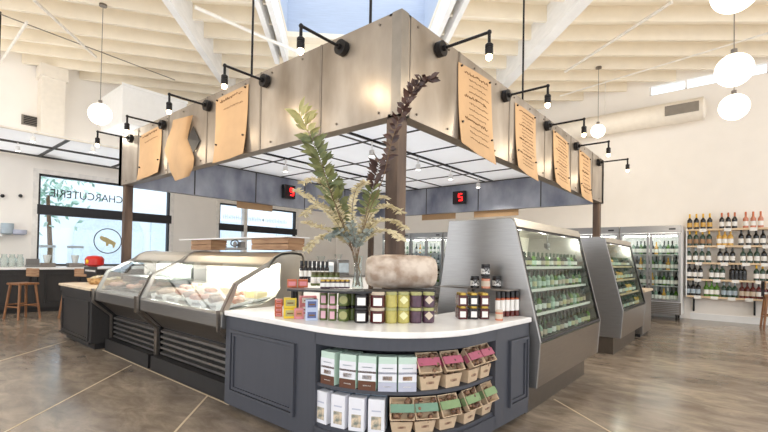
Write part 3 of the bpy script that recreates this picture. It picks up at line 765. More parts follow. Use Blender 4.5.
rowj = [(323, 320.3, .031, 'olv', 'pkl', 'pkl', 'square', 'slim green olive jar with pink lid, left of the pair'),
        (332, 321, .031, 'olv', 'pkl', 'pkl', 'square', 'slim green olive jar with pink lid, right of the pair'),
        (343, 321.5, .042, 'olv', 'drk', 'pln', 'round', 'dark green jar with round pale label'),
        (352, 320.5, .034, 'olv', 'drk', None, '', 'narrow olive jar between the round-labelled and black jars,'),
        (361, 323.3, .053, 'drk', 'blk', 'paper', 'square', 'black jam jar with white label'),
        (377.3, 323.8, .054, 'drd', 'pal', 'paper', 'square', 'dark red jam jar with white label'),
        (391, 323.5, .044, 'ylw', 'pln', None, '', 'yellow-green preserve jar without a tag'),
        (403.5, 323.5, .045, 'ylw', 'pln', 'tagp', 'diamond', 'yellow-green preserve jar with diamond tag'),
        (416, 323.5, .045, 'prp', 'pln', None, '', 'purple olive jar with pale lid, left of the two'),
        (428.8, 323.3, .045, 'prp', 'pln', 'pal', 'diamond', 'purple olive jar with pale lid, right of the two')]
for px, py, r, bd, ld, lb, kd, nm in rowj:
    p = on_top(px, py); d = Vector((fw.x, fw.y, 0)).normalized()*r; p = p+d
    hh = .122; r *= 1.09
    for k in range(2):
        jar('preserve_jar', '%s %s' % (('lower', 'upper')[k], nm+' on the marble top'), (p.x, p.y, HC+k*hh), r, hh, bd, ld, lb, gj, .024, 16, kd)
# raised black board behind the jars with goods and the big cheese
TZ = 1.148
rb = thing('black_riser', 'thin black raised board on legs along the back of the curved counter', 'riser', (2.6, 2.3, HC))
def seg_board(pts, wd, z0, z1):
    mb = MB()
    for a, b_ in zip(pts, pts[1:]):
        d = (Vector(b_)-Vector(a)).normalized(); a2 = Vector(a); q = Vector((-d.y, d.x))*wd
        mb.prism([tuple(a2), tuple(b_), tuple(Vector(b_)+q), tuple(a2+q)], z0, z1)
    return mb
bl0 = on(287, 289, 'Z', TZ); bl1 = on(345, 291.5, 'Z', TZ); bl2 = on(436, 290.5, 'Z', TZ)
mb = MB(); dd = Vector((fw.x, fw.y, 0)).normalized()
P0, P1, P2 = [Vector((q.x, q.y, 0)) for q in (bl0, bl1, bl2)]
def xy(v): return (v.x-2.6, v.y-2.3)
mb.prism([xy(P0), xy(P1), xy(P2), xy(P2+dd*.3), xy(P1+dd*.26), xy(P0+dd*.22)], TZ-HC-.016, TZ-HC)
obj('board', mb, 'blk', rb)
for q in (P0+dd*.14+(P1-P0)*.05, P2+dd*.08-(P2-P1)*.06, P2+dd*.22-(P2-P1)*.03, P0+dd*.2+(P1-P0)*.08, P1+dd*.22):
    x, y = xy(q); obj('leg', MB().box(x-.012, x+.012, y-.012, y+.012, 0, TZ-HC-.016), 'blk', rb)
# cheese log: barrel lying crosswise
cc = at_d(401.5, 272, 1); 
vv = ray(401.5, 289.5); tt_ = (TZ-1.4)/vv.z; base = CAM+vv*tt_+dd*.13
ch = MB(); prof = [(0,-.262),(.075,-.262),(.105,-.25),(.124,-.215),(.134,-.12),(.136,0),(.134,.12),(.124,.215),(.105,.25),(.075,.262),(0.002,.262)]
ch.lathe([(max(.002, r), z) for r, z in prof], seg=28)
RR = random.Random(3)
ch.v = [(x*(1+RR.uniform(-.008,.008)), y*(1+RR.uniform(-.008,.008)), z) for x, y, z in ch.v]
ch.move(Matrix.Rotation(PI/2, 4, 'Y'))
chz = obj('cheese_log', ch, 'cheese', loc=(base.x, base.y, TZ+.146)); chz.rotation_euler = (0, 0, FACE)
tag(chz, 'huge pale mottled rind cheese log lying on the black raised board', 'cheese')
chz.scale = (1.17, 1.0, 1.08)
# small goods on the riser
gr = 'small goods on the raised black board'
def row_items(n_, px0, px1, py, fn, z=TZ, back=0):
    for k in range(n_):
        px = px0+(px1-px0)*(k/(n_-1) if n_ > 1 else .5); p = on(px, py, 'Z', z); p = p+dd*back
        fn(k, Vector((p.x, p.y, z)))
for k, px in enumerate((292, 303)):
    p = on(px, 287.5, 'Z', TZ); t = thing('sardine_tin', '%s orange tin box at the left end of the raised black board' % ('left' if k == 0 else 'right'), 'tin', (p.x, p.y, TZ), FACE+.2, gr)
    obj('carton_body', MB().box(-.04, .04, 0, .06, 0, .068), 'orr', t, bevel=.002); obj('front_label', MB().box(-.03, .03, -.001, 0, .015, .05), 'pnk', t)
def sauce(k, p):
    t = thing('sauce_bottle', 'black-capped sauce bottle, %s from left in the back row on the raised board' % ORD[k], 'bottle', p, FACE, 'black-capped bottles on the raised board')
    obj('glass_body', MB().lathe([(.019,0),(.021,.005),(.021,.06),(.0212,.061),(.0212,.12),(.021,.121),(.021,.145),(.014,.165)], seg=10, mats=[0,0,0,1,0,0,0]), ['drk', 'paper'], t)
    obj('cap', MB().lathe([(.0155,.165),(.017,.167),(.017,.215),(.014,.219)], seg=10), 'blk', t)
row_items(7, 299.5, 325.5, 283, sauce, back=.1)
def gjar(k, p): jar('olive_jar', 'jar with dark olive lid, %s from left in the middle row on the raised board' % ORD[k], p, .029, .125, 'olv', 'dolv', 'paper', 'olive-lidded jars on the raised board', .055, 10, 'wrap')
row_items(5, 313, 336, 286, gjar, back=.05)
def pjar(k, p): jar('relish_jar', 'small jar with gold lid, %s from left in the front row on the raised board' % ORD[k], p, .022, .075, 'prp', 'gold', 'paper', 'gold-lidded jars on the raised board', .02, 10, 'wrap')
row_items(6, 322.5, 347, 288.5, pjar, back=.02)

# right cluster: square jam jars, honey jar, bottles
for lev in range(2):
    for k, px in enumerate((463, 474, 485)):
        for b_ in range(2):
            p = on_top(px, 319.5); r = .041
            q = p+Vector((math.cos(FACE), math.sin(FACE), 0))*0+dd*(.041+b_*.082)
            t = thing('jam_jar', '%s %s square jam jar, %s from left in the block of jam jars' % (('lower','upper')[lev], ('front','rear')[b_], ORD[k]), 'jar', (q.x, q.y, HC+lev*.112), FACE, 'square jam jars on the marble top')
            obj('glass_body', MB().box(-r*.93, r*.93, -r*.93, r*.93, 0, .093), 'drd' if k != 1 else 'drk', t, bevel=.006)
            obj('lid', MB().cyl((0,0,.093), (0,0,.111), r*.85), 'gold', t)
            obj('square_label', MB().box(-r*.6, r*.6, -r*.96, -r*.93, .018, .068), 'paper', t)
            if k == 2: obj('side_label', MB().box(r*.93, r*.96, -r*.6, r*.6, .012, .072), 'paper', t)
p = on_top(499.5, 320.6)+dd*.012
jar('honey_jar', 'amber jar with cream label beside the square jam jars', (p.x, p.y, HC), .032, .09, 'rose', 'pal', 'pal', gj, .018, 14, 'wrap')
for k in range(5):
    p = on_top(498+k*4.7, 317.2-k*.35)+dd*.012
    t = thing('chutney_bottle', 'black-capped red bottle with white label, %s from left by the slanted case' % ORD[k], 'bottle', p, FACE+.25, 'black-capped red bottles on the marble top')
    obj('glass_body', MB().lathe([(.02,0),(.022,.005),(.022,.05),(.0223,.051),(.0223,.15),(.022,.151),(.022,.165),(.016,.18)], seg=12, mats=[0,0,0,1,0,2,0]), ['red', 'paper', 'rfoil'], t)
    obj('cap', MB().lathe([(.019,.175),(.021,.177),(.021,.225),(.018,.228)], seg=12), 'blk', t)
p = on_top(526, 315.5)+dd*.07
jar('mustard_jar', 'small yellow jar at the right end of the marble top', p, .026, .07, 'yel', 'amber', None, gj, .018)
# thin steel ledge on the case end with the pyramid of jars
LZ = on(486, 287.5, 'U', 3.82).z
lg = MB().box(3.66, 3.895, 1.58, 2.3, LZ-.012, LZ).box(3.87, 3.895, 1.75, 1.8, LZ-.12, LZ-.012).box(3.87, 3.895, 2.05, 2.1, LZ-.12, LZ-.012)
tag(obj('steel_ledge', lg, 'steel_d'), 'thin steel ledge fixed to the end of the nearer slanted case', 'shelf')
M['bwlabel'] = two_tone('black and white label', '#3a3837', '#d9d7d3', 45, .5, 0, .44, .5)
for px, py, z, nm in ((475.5, 288, LZ, 'left bottom'), (486.5, 288.6, LZ, 'middle bottom'), (497.5, 288, LZ, 'right bottom'), (486, 288.3, LZ+.112, 'top')):
    p = on(px, py, 'Z', LZ)+dd*.03
    jar('relish_jar', '%s jar of the small pyramid on the steel ledge' % nm, (p.x, p.y, z), .041, .112, 'drk' if nm != 'middle bottom' else 'rose', 'blk', 'bwlabel' if nm != 'middle bottom' else 'pal', 'jar pyramid on the steel ledge', .02, 14, 'wrap')

# ---------------------------------------------------------------- vase and branches
VD = 3.6
vb = CAM+ray(357.5, 290)*VD; vb.z = TZ
va = thing('glass_vase', 'clear glass vase holding the branches, standing left of the cheese log', 'vase', vb)
obj('vase_glass', MB().lathe([(.046,0),(.05,.008),(.044,.06),(.03,.14),(.034,.22),(.044,.275),(.041,.275),(.031,.22),(.027,.14),(.04,.06),(.045,.012),(.002,.01)], seg=20), 'glass', va)
obj('vase_water', MB().lathe([(.043,.013),(.038,.06),(.026,.135)], seg=16), 'glass', va)
def leaf(mb, p, d, n_, l, w):
    d = d.normalized(); s = d.cross(n_); s = s.normalized() if s.length > 1e-4 else d.orthogonal().normalized(); u = s.cross(d)
    mid_ = u*l*.06
    vs = [p, p+d*l*.3+s*w*.42+mid_, p+d*l*.62+s*w*.45+mid_, p+d*l, p+d*l*.62-s*w*.45+mid_, p+d*l*.3-s*w*.42+mid_, p+d*l*.3, p+d*l*.62]
    return mb._add(vs, [(0,6,1),(6,7,2,1),(7,3,2),(0,5,6),(6,5,4,7),(7,4,3)], True)
def branch(name, label, cat, path, leafmat, n_, l, w, r0_, start=.3, dd_=0, spread=1.0, group='branches in the glass vase', seed=1, mat2=None, split=.5):
    R = random.Random(seed); pts = []
    for i, (px, py) in enumerate(path):
        f = i/(len(path)-1); pts.append(CAM+ray(px, py)*(VD+dd_*f))
    root = vb+Vector((R.uniform(-.015,.015), R.uniform(-.015,.015), .03)); pts = [root]+pts
    # resample smooth
    Q = []
    for i in range(len(pts)-1):
        p0, p1, p2, p3 = pts[max(0,i-1)], pts[i], pts[i+1], pts[min(len(pts)-1,i+2)]
        for k in range(5):
            t = k/5; Q.append(.5*((2*p1)+(-p0+p2)*t+(2*p0-5*p1+4*p2-p3)*t*t+(-p0+3*p1-3*p2+p3)*t**3))
    Q.append(pts[-1])
    o = thing(name, label, cat, root, 0, group)
    Q = [q-root for q in Q]
    obj('stem', MB().tube(Q, r0_, 6, r0_*.3), 'stem', o)
    lm = MB(); lm2 = MB()
    for k in range(n_):
        f = start+(1-start)*(k+.5)/n_; i = min(len(Q)-2, int(f*(len(Q)-1))); t = f*(len(Q)-1)-i
        p = Q[i].lerp(Q[i+1], t); d = (Q[i+1]-Q[i]).normalized()
        side = rt*(1 if k % 2 else -1)*R.uniform(.4,1.1)+fw*R.uniform(-.8,.8)+dn*R.uniform(-.35,.35)
        ld = d*R.uniform(.35,.9)+side*spread*1.15
        leaf(lm if (mat2 is None or f < split) else lm2, p, ld, (-fw+Vector((R.uniform(-.7,.7), R.uniform(-.7,.7), R.uniform(-.3,.7)))), l*R.uniform(.7,1.15), w*R.uniform(.8,1.15))
    obj('leaves', lm, leafmat, o)
    if mat2: obj('leaves', lm2, mat2, o)
    return o
branch('magnolia_branch', 'olive green leafy branch leaning left, reaching highest on the left', 'branch', [(354,255),(343,226),(330,190),(322,165),(312,140),(299,113)], 'leaf', 74, .135, .05, .006, .42, -.1, seed=2, mat2='leafy', split=.86)
branch('magnolia_branch', 'second olive branch close behind the tall left leaning one', 'branch', [(354,255),(345,228),(338,200),(333,182)], 'leaf', 40, .13, .05, .005, .4, .1, seed=5)
branch('copper_branch', 'dark burgundy leafy branch rising right in front of the post', 'branch', [(358,255),(368,215),(383,178),(392,140),(405,107),(418,84),(430,78)], 'leafd', 64, .088, .042, .005, .48, -.25, seed=3)
branch('magnolia_branch', 'dark olive branch left of the post, shorter than the burgundy one', 'branch', [(358,255),(366,215),(374,185),(380,160)], 'leaf', 40, .12, .042, .005, .5, .05, seed=7, mat2='leafd', split=.7)
ds = [([(352,252),(335,220),(312,200),(296,190)], 'arching farthest left'), ([(352,252),(338,225),(320,205),(303,215)], 'hanging at the left'), ([(353,252),(335,235),(318,238),(306,250)], 'drooping lowest left'),
      ([(352,252),(336,205),(318,180),(302,183)], 'upper left under the green leaves'), ([(358,252),(368,220),(385,205),(403,213)], 'arching right in front of the post'), ([(358,252),(372,225),(390,220),(406,228)], 'lowest on the right'), ([(356,252),(352,215),(356,190),(366,182)], 'upright in the middle'), ([(357,252),(365,215),(372,196),(386,198)], 'middle right'), ([(353,252),(340,232),(322,228),(305,222)], 'reaching left over the bottles'), ([(355,252),(343,222),(338,205),(322,196)], 'inner left'), ([(357,252),(375,232),(392,232),(402,240)], 'drooping right above the cheese')]
for k, (pth, nm) in enumerate(ds):
    branch('dried_spray', 'pale dried leaf spray, the one %s' % nm, 'branch', pth, 'dried', 170, .05, .013, .003, .34, RND.uniform(-.25,.25), 1.5, seed=20+k, group='dried sprays in the glass vase')
for k, (pth, nm) in enumerate((([(355,252),(347,238),(338,232),(328,238)], 'left'), ([(356,252),(354,235),(350,222)], 'middle'), ([(357,252),(362,238),(370,230)], 'right'))):
    branch('eucalyptus_sprig', 'grey blue small-leaved sprig low in the vase, %s one' % nm, 'branch', pth, 'leafb', 34, .05, .03, .003, .4, -.1, 1.3, seed=40+k, group='grey sprigs in the glass vase')
M['twig'] = two_tone('twisted root', '#6b4f35', '#a98d6a', 14, .7)
for k, s in enumerate((-1, 1)):
    q = [vb+Vector((rt.x*s*.018*math.cos(i*1.1), rt.y*s*.018*math.cos(i*1.1), (.02+i*.04))) for i in range(7)]
    o = obj('twisted_stem', MB().tube([p-vb for p in q], 0.008, 7, .006), 'twig', loc=vb); tag(o, 'thick twisted brown stem inside the vase, %s one' % ('left' if s < 0 else 'right'), 'branch', 'twisted stems in the vase')

# ================================================================ DELI CASES (left)
def deli_case(label, v0, v1, near):
    t = thing('deli_case', label, 'display case', (2.1, v0, 0), 0, 'refrigerated deli cases'); L = v1-v0
    X = lambda u: u-2.1
    def ps(poly): return [(X(a), b_) for a, b_ in poly]
    obj('kick_base', MB().box(X(2.24), X(3.04), .02, L-.02, 0, .17), 'kick', t)
    lp_ = obj('louver_panel', MB().box(X(2.38), X(3.04), .03, L-.03, .17, .5), 'kick', t)
    for k in range(5):
        obj('louver_slat', MB().prism(ps([(2.335,.182+k*.066),(2.38,.205+k*.066),(2.38,.222+k*.066),(2.335,.208+k*.066)]), .06, L-.06, 'V'), 'dsteel', lp_)
    obj('lower_apron', MB().prism(ps([(2.16,.72),(2.38,.5),(3.04,.5),(3.04,.8),(2.16,.8)]), .012, L-.012, 'V'), 'steel_d', t)
    obj('bumper', MB().prism(ps([(2.1,.74),(2.12,.72),(2.18,.72),(2.18,.88),(2.12,.88),(2.1,.86)]), .0, L, 'V'), 'steel', t, bevel=.008)
    obj('display_deck', MB().prism(ps([(2.18,.8),(2.95,.8),(2.95,.98),(2.8,.95),(2.2,.865),(2.18,.865)]), .02, L-.02, 'V'), 'white', t)
    obj('inner_back', MB().box(X(2.93), X(2.96), .02, L-.02, .95, 1.3), 'white', t)
    obj('hood', MB().sheet(ps([(2.98,.88),(3.06,.88),(3.06,1.4),(3.03,1.44),(2.9,1.455),(2.76,1.44),(2.68,1.4),(2.62,1.33),(2.6,1.29)]), .0, L, .02, 'V'), 'steel_h', t)
    for q in range(4): light('POINT', (2.7, v0+L*(q+.5)/4, 1.27), 4.5, (1,.96,.9), .03)
    lt_ = obj('case_light', MB().cyl((X(2.72), .1, 1.33), (X(2.72), L-.1, 1.33), .016, seg=10), 'tube', t)
    g1 = [(2.12,.88),(2.245,1.14)]; g2 = [(2.245,1.14),(2.61,1.31)]
    obj('front_glass', MB().sheet(ps(g1), .03, L-.03, .008, 'V'), 'glass', t)
    obj('top_glass', MB().sheet(ps(g2), .03, L-.03, .008, 'V'), 'glass', t)
    outer = [(2.1,.86),(2.235,1.155),(2.6,1.345),(2.68,1.41),(2.78,1.455),(2.92,1.47),(3.07,1.45),(3.07,.86)]
    inner = [(2.17,.89),(2.27,1.13),(2.6,1.3),(2.72,1.34),(2.755,1.33),(2.755,1.08),(2.7,1.0),(2.55,.93)]
    for y in ((0, .022), (L-.022, L)):
        e = obj('end_panel', MB().ring(ps(outer), ps(inner), y[0], y[1], 'V'), 'steel_h' if near and not y[0] else 'steel', t)
        obj('end_glass', MB().prism(ps(inner), y[0]+.008, y[0]+.012, 'V'), 'glass', e)
        obj('end_leg', MB().sheet(ps([(2.09,.9),(2.09,.72),(2.33,.5),(2.335,.13)]), y[0], y[1]+(.02 if y[0] else 0), -.03, 'V'), 'steel_d', e)
    obj('glass_post', MB().sheet(ps([(2.108,.88),(2.238,1.14)]), -.005, .03, .012, 'V'), 'steel_d', t)
    if not near: obj('shelf_bed', MB().box(X(2.45), X(2.9), .05, L-.05, 1.08, 1.09), 'steel', t)
    return t
deli_case('nearer stainless deli case with slanted glass, full of meats, beside the curved counter', 3.65, 5.52, True)
deli_case('farther stainless deli case with slanted glass, beside the dark end cabinet', 5.55, 7.1, False)
# goods inside
def deck_z(u): return .865+(u-2.2)*(.085/.6)
R = random.Random(11); cnt = 0
kinds = [('meat','pink sliced meat'),('cheesew','cream cheese wedge'),('rind','grey rind salami'),('meat','pale cured ham')]
for ci, (va0, nv, cname) in enumerate(((3.72, 6, 'nearer deli case'), (5.62, 5, 'farther deli case'))):
    for i in range(nv):
        for j in range(2):
            u = 2.36+j*.3; v = va0+.15+i*.3; z = deck_z(u)+.03
            row = ('front','back')[j]
            t = thing('serving_tray', '%s serving tray, %s from near end, %s row of the %s' % ('white' if ci == 0 else 'steel', ORD[i], row, cname), 'tray', (u, v, z), 0, 'trays in the deli cases')
            mb = MB(); mb.box(-.13, .13, -.135, .135, 0, .006).box(-.13, .13, -.135, -.129, 0, .03).box(-.13, .13, .129, .135, 0, .03).box(-.13, -.124, -.129, .129, 0, .03).box(.124, .13, -.129, .129, 0, .03)
            obj('tray_body', mb, 'tray' if ci == 0 else 'steel', t); t.rotation_euler = (0, -math.atan(.085/.6), 0)
            if ci == 1 and (i+j) % 2: continue
            mt, nm = kinds[(i*2+j) % 4]
            for k in range(3 if mt != 'rind' else 2):
                o = None; x, y = R.uniform(-.06,.06), -.08+.08*k
                if mt == 'cheesew': mb = MB().prism([(-.07,-.03),(.07,-.01),(.07,.03),(-.06,.04)], 0, .07)
                elif mt == 'rind': mb = MB().tube([(-.1,0,.03),(-.085,0,.035),(0,.005,.036),(.085,0,.035),(.1,0,.03)], .032, 10)
                else: mb = MB().ball((0,0,.03), .05, 12, 8, 1.3, .8, .7)
                o = obj({'meat':'meat_cut','cheesew':'cheese_wedge','rind':'salami'}[mt], mb, mt, loc=(u+x, v+y, z+.012+x*.14)); o.rotation_euler = (0, 0, R.uniform(-.4,.4))
                tag(o, '%s, %s piece on the %s %s tray of the %s' % (nm, ORD[k], ORD[i], row, cname), {'meat':'meat','cheesew':'cheese','rind':'sausage'}[mt], 'foods in the deli cases')
# price cards in the front
for i in range(6):
    o = obj('price_card', MB().box(-.002, .002, -.045, .045, 0, .05), 'paper', loc=(2.205, 3.88+i*.3, .868)); tag(o, 'small white price card, %s from the near end in the nearer deli case' % ORD[i], 'price card', 'price cards in the deli case')
# crates and glass shelf on the hood, slicer
for k, (px, w_, lab) in enumerate(((208.5, .62, 'wooden crate on the deli hood, left of the slicer'), (277, .66, 'wooden crate on the deli hood, right of the slicer'))):
    p = on(px, 252, 'U', 2.9)
    t = thing('wooden_crate', lab, 'crate', (2.9, p.y, 1.477), 0, 'wooden crates on the deli hood')
    h_ = .11 if k == 0 else .14; h_ = .13; w2 = w_/2 if k else w_*.42
    for z in (0, .067): obj('side_board', MB().box(-.11, -.097, -w2, w2, z, z+.06), 'crate', t); obj('side_board', MB().box(.097, .11, -w2, w2, z, z+.06), 'crate', t)
    for s in (-1, 1): obj('end_board', MB().box(-.097, .097, s*(w2-.012)-.008, s*(w2-.012)+.008, 0, .127), 'crate', t)
    obj('base_board', MB().box(-.097, .097, -w2+.02, w2-.02, 0, .012), 'crate', t)
tag(obj('glass_shelf', MB().box(2.74, 3.06, 3.55, 5.9, 1.605, 1.617), 'white'), 'thin white shelf lying across the two crates', 'shelf')
p = on(236, 248, 'U', 2.92)
sl = thing('meat_slicer', 'round-bladed meat slicer between the crates on the deli hood', 'slicer', (2.92, p.y, 1.477))
obj('base', MB().box(-.07, .07, -.13, .13, 0, .03), 'steel', sl, bevel=.006)
obj('guard_ring', MB().tube([(-.02, .085*math.cos(a), .085+.075*math.sin(a)*.5) for a in [2*PI*k/24 for k in range(25)]], .008, 6), 'dsteel', sl)
obj('blade', MB().cyl((-.02,0,.07), (-.012,0,.07), .038, seg=24), 'steel', sl)
obj('carriage', MB().box(0, .06, -.11, -.03, .03, .1), 'dsteel', sl)

# dark end cabinet with its top and goods
cb = thing('end_cabinet', 'dark panelled cabinet at the far end of the deli cases', 'cabinet', (2.08, 7.16, 0))
obj('carcass', MB().box(0, .95, 0, 1.5, .09, .86), 'dkcab', cb, bevel=.005)
obj('toe_kick', MB().box(.07, .95, .05, 1.45, 0, .09), 'kick', cb)
dr_ = MB()
for z0, z1, y0, y1 in ((.13,.17,.08,1.42),(.66,.70,.08,1.42),(.17,.66,.08,.12),(.17,.66,1.38,1.42)): dr_.box(-.018, 0, y0, y1, z0, z1)
obj('panel_moulding', dr_, 'dkcab', cb)
obj('base_moulding', MB().box(-.025, 0, 0, 1.5, .09, .12), 'dkcab', cb); obj('top_moulding', MB().box(-.02, 0, 0, 1.5, .78, .86), 'dkcab', cb)
tag(obj('countertop', MB().box(2.04, 3.05, 7.14, 8.7, .862, .9), 'butcher', bevel=.006), 'pale wooden top on the dark end cabinet', 'countertop')
for k, (px, py, s) in enumerate(((2.3, 8.05, 1.0), (2.32, 7.45, .9))):
    p = Vector((px, py, .9))
    t = thing('bread_basket', 'shallow wicker basket of crackers, %s one on the end cabinet' % ('left' if k == 0 else 'right'), 'basket', (p.x+.12, p.y, .9), .3*k, 'baskets on the end cabinet')
    obj('basket_bowl', MB().lathe([(.1*s,0),(.14*s,.04),(.155*s,.1),(.145*s,.1),(.12*s,.045),(.002,.015)], seg=18), 'wicker', t)
    for q in range(7):
        a = q*.9; o = obj('cracker_packet', MB().box(-.05, .05, -.035, .035, 0, .03), 'photo' if q % 2 else 'dried', loc=(p.x+.12+.05*math.cos(a), p.y+.07*math.sin(a), .945+.012*q)); o.rotation_euler = (.3*math.sin(a*3), .3*math.cos(a*2), a)
        tag(o, 'small wrapped cracker packet, %s from the bottom of the %s wicker basket' % (ORD[q], 'left' if k == 0 else 'right'), 'packet', 'packets in the wicker baskets')
p = on(94.5, 262.5, 'U', 2.75)
rl = thing('enamel_tin', 'round red enamel tin with orange spot, behind the baskets', 'tin', (2.75, p.y, .9))
obj('pedestal', MB().lathe([(.09,0),(.09,.01),(.03,.03),(.03,.24),(.07,.255)]), 'blk', rl)
obj('tin_body', MB().lathe([(.09,.255),(.155,.29),(.16,.4),(.12,.45),(.03,.465)]), 'redenamel', rl)
obj('spot_mark', MB().ball((-.135,-.055,.35), .045, 10, 8, .6, 1, 1), 'yfoil', rl)
p = on(95, 268, 'U', 2.6)
sg = thing('black_sign', 'small black chalk sign with white lettering behind the baskets', 'sign', (2.5, p.y-.05, .9), 0)
obj('board', MB().box(0, .015, -.36, .3, .13, .27), 'blk', sg); obj('stand', MB().box(.015, .03, -.2, .2, 0, .2), 'blk', sg)
q = MB(); 
for k in range(11): q.box(-.002, 0, -.3+.05*k, -.27+.05*k, .185, .215)
obj('lettering', q, 'paper', sg)

# ================================================================ SLANTED BOTTLE CASES (right)
def bottle_mb(r, h, label=True, neck=.32, foil=True):
    return MB().lathe([(r*.94,0),(r,.006),(r,h*.14),(r*1.015,h*.141),(r*1.015,h*.42),(r,h*.421),(r,h*.58),(r*.45,h*.7),(r*.38,h*.74),(r*.38,h*.97),(r*.34,h)],
                      seg=10, mats=[0,0,0,1,0,0,0,0,2,2])
_bm = {}
def bottle_mesh(key, r, h, mats):
    if key not in _bm:
        mb = bottle_mb(r, h); me = bpy.data.meshes.new('bottle'); me.from_pydata(mb.v, [], mb.f)
        for q in mats: me.materials.append(M[q])
        me.polygons.foreach_set('material_index', mb.mi); me.polygons.foreach_set('use_smooth', mb.sm); me.update(); _bm[key] = me
    return _bm[key]
def bottle(key, r, h, mats, loc, label, group, name='wine_bottle'):
    o = bpy.data.objects.new(name, bottle_mesh(key, r, h, mats)); COL.objects.link(o); o.location = loc
    return tag(o, label, 'bottle', group)
def slant_case(label, u0, u1, cname, dark):
    t = thing('slanted_bottle_case', label, 'display case', (u0, 1.38, 0), 0, 'slanted stainless bottle cases'); L = u1-u0
    Y = lambda v: v-1.38
    def ps(poly): return [(Y(a), b_) for a, b_ in poly]
    side = [(1.41,.26),(1.38,.68),(1.64,1.78),(1.67,1.81),(2.34,1.81),(2.46,.93),(2.48,.26)]
    for x in (0, L-.03): obj('end_panel', MB().prism(ps(side), x, x+.03, 'U'), 'steel', t, bevel=.004)
    obj('kick_base', MB().box(.03, L-.2, Y(1.52), Y(2.42), 0, .26), 'kicksteel', t)
    obj('lower_front', MB().prism(ps([(1.415,.26),(1.385,.66),(1.46,.66),(1.46,.26)]), .03, L-.03, 'U'), 'steel_d', t)
    obj('case_floor', MB().box(.03, L-.03, Y(1.46), Y(2.44), .6, .66), 'steel_d', t)
    obj('top_cap', MB().prism(ps([(1.62,1.73),(1.65,1.81),(2.34,1.81),(2.34,1.73)]), .03, L-.03, 'U'), 'steel_h', t)
    obj('back_panel', MB().prism(ps([(2.3,1.73),(2.34,1.73),(2.46,.66),(2.42,.66)]), .03, L-.03, 'U'), 'duct' if not dark else 'crate', t)
    slope = (1.64-1.38)/(1.78-.68)
    fr_ = MB(); 
    def fp(z): return 1.38+(z-.68)*slope
    for a, b_ in ((.03, .055), (L-.055, L-.03)): fr_.prism(ps([(fp(.68),.68),(fp(1.73),1.73),(fp(1.73)+.03,1.73),(fp(.68)+.03,.68)]), a, b_, 'U')
    for a, b_ in ((.675, .7), (1.705, 1.735)): fr_.prism(ps([(fp(a),a),(fp(b_),b_),(fp(b_)+.03,b_),(fp(a)+.03,a)]), .03, L-.03, 'U')
    obj('door_frame', fr_, 'black', t)
    obj('front_glass', MB().prism(ps([(fp(.7)+.01,.7),(fp(1.7)+.01,1.7),(fp(1.7)+.016,1.7),(fp(.7)+.016,.7)]), .065, L-.065, 'U'), 'caseglass', t)
    obj('case_light', MB().cyl((.12, Y(1.7), 1.722), (L-.12, Y(1.7), 1.722), .008, seg=8), 'tube', t)  # glowing tube added out of sight behind the frame to light the bottles
    for q in range(3): light('POINT', (u0+L*(q+.5)/3, 1.75, 1.66), 5, (1,.96,.88), .03)  # extra fill lights added to lift the case interior
    zs = [.665, .905, 1.13, 1.35]
    LBL = ['pal', 'mint', 'paper', 'yellowl']
    for k, z in enumerate(zs):
        f0 = fp(z)+.07
        if k: 
            s = obj('shelf', MB().box(.04, L-.04, Y(f0), Y(2.3), z-.012, z), 'steel', t)
            obj('price_rail', MB().box(.04, L-.04, Y(f0)-.008, Y(f0), z-.024, z+.004), 'shelfwood' if dark else 'paper', s)
        NB = 15; 
        for rw in range(2):
            for i in range(NB):
                kd = RND.choice(['clearb','gbottle','gbottle','lgreen','dbottle']) if not dark else ['gbottle','dbottle','dbottle','amber'][(i//4+k) % 4]
                hh = RND.choice((.175, .185, .165)) if k != 3 else .15
                hh = {.175:.175,.185:.185,.165:.165,.15:.15}[hh]
                lb_ = RND.choice(LBL)
                bottle((kd, hh, lb_), .032, hh, (kd, lb_, 'gbottle'), (u0+.1+(L-.2)*(i+.5)/NB, f0+.05+rw*.09, z),
                       '%s bottle, %s from left, %s row, %s shelf of the %s' % ({'clearb':'pale','gbottle':'dark green','lgreen':'lime green','dbottle':'black','amber':'amber'}[kd], ORD[i], ('front','rear')[rw], ['bottom','second','third','top'][k], cname),
                       'bottles in the %s' % cname, 'drink_bottle')
    return t
slant_case('nearer slanted stainless bottle case touching the curved counter', 3.9, 6.03, 'nearer slanted case', False)
slant_case('farther slanted stainless bottle case beyond the nearer one', 7.38, 9.35, 'farther slanted case', True)
p = on(554, 242, 'V', 1.7)
cl = thing('case_clip', 'small dark sprayer clip hanging high behind the nearer slanted case glass', 'clip', (p.x, 1.78, 1.6))
obj('clip_body', MB().box(-.05, .05, -.02, .02, -.03, .02), 'blk', cl, bevel=.006); obj('nozzle', MB().cyl((-.05,0,-.03), (.08,0,-.05), .012), 'blk', cl); obj('hanger', MB().cyl((0,0,.02), (0,0,.13), .006), 'blk', cl)
ec = thing('end_counter', 'grey counter with a beige top beyond the farther slanted case', 'counter', (9.5, 1.45, 0))
obj('body', MB().box(0, .95, 0, .9, .06, .86), 'steel_d', ec, bevel=.005); obj('toe_kick', MB().box(.05, .9, .05, .85, 0, .06), 'kick', ec); obj('top', MB().box(-.02, .98, -.03, .93, .86, .9), 'butcher', ec)

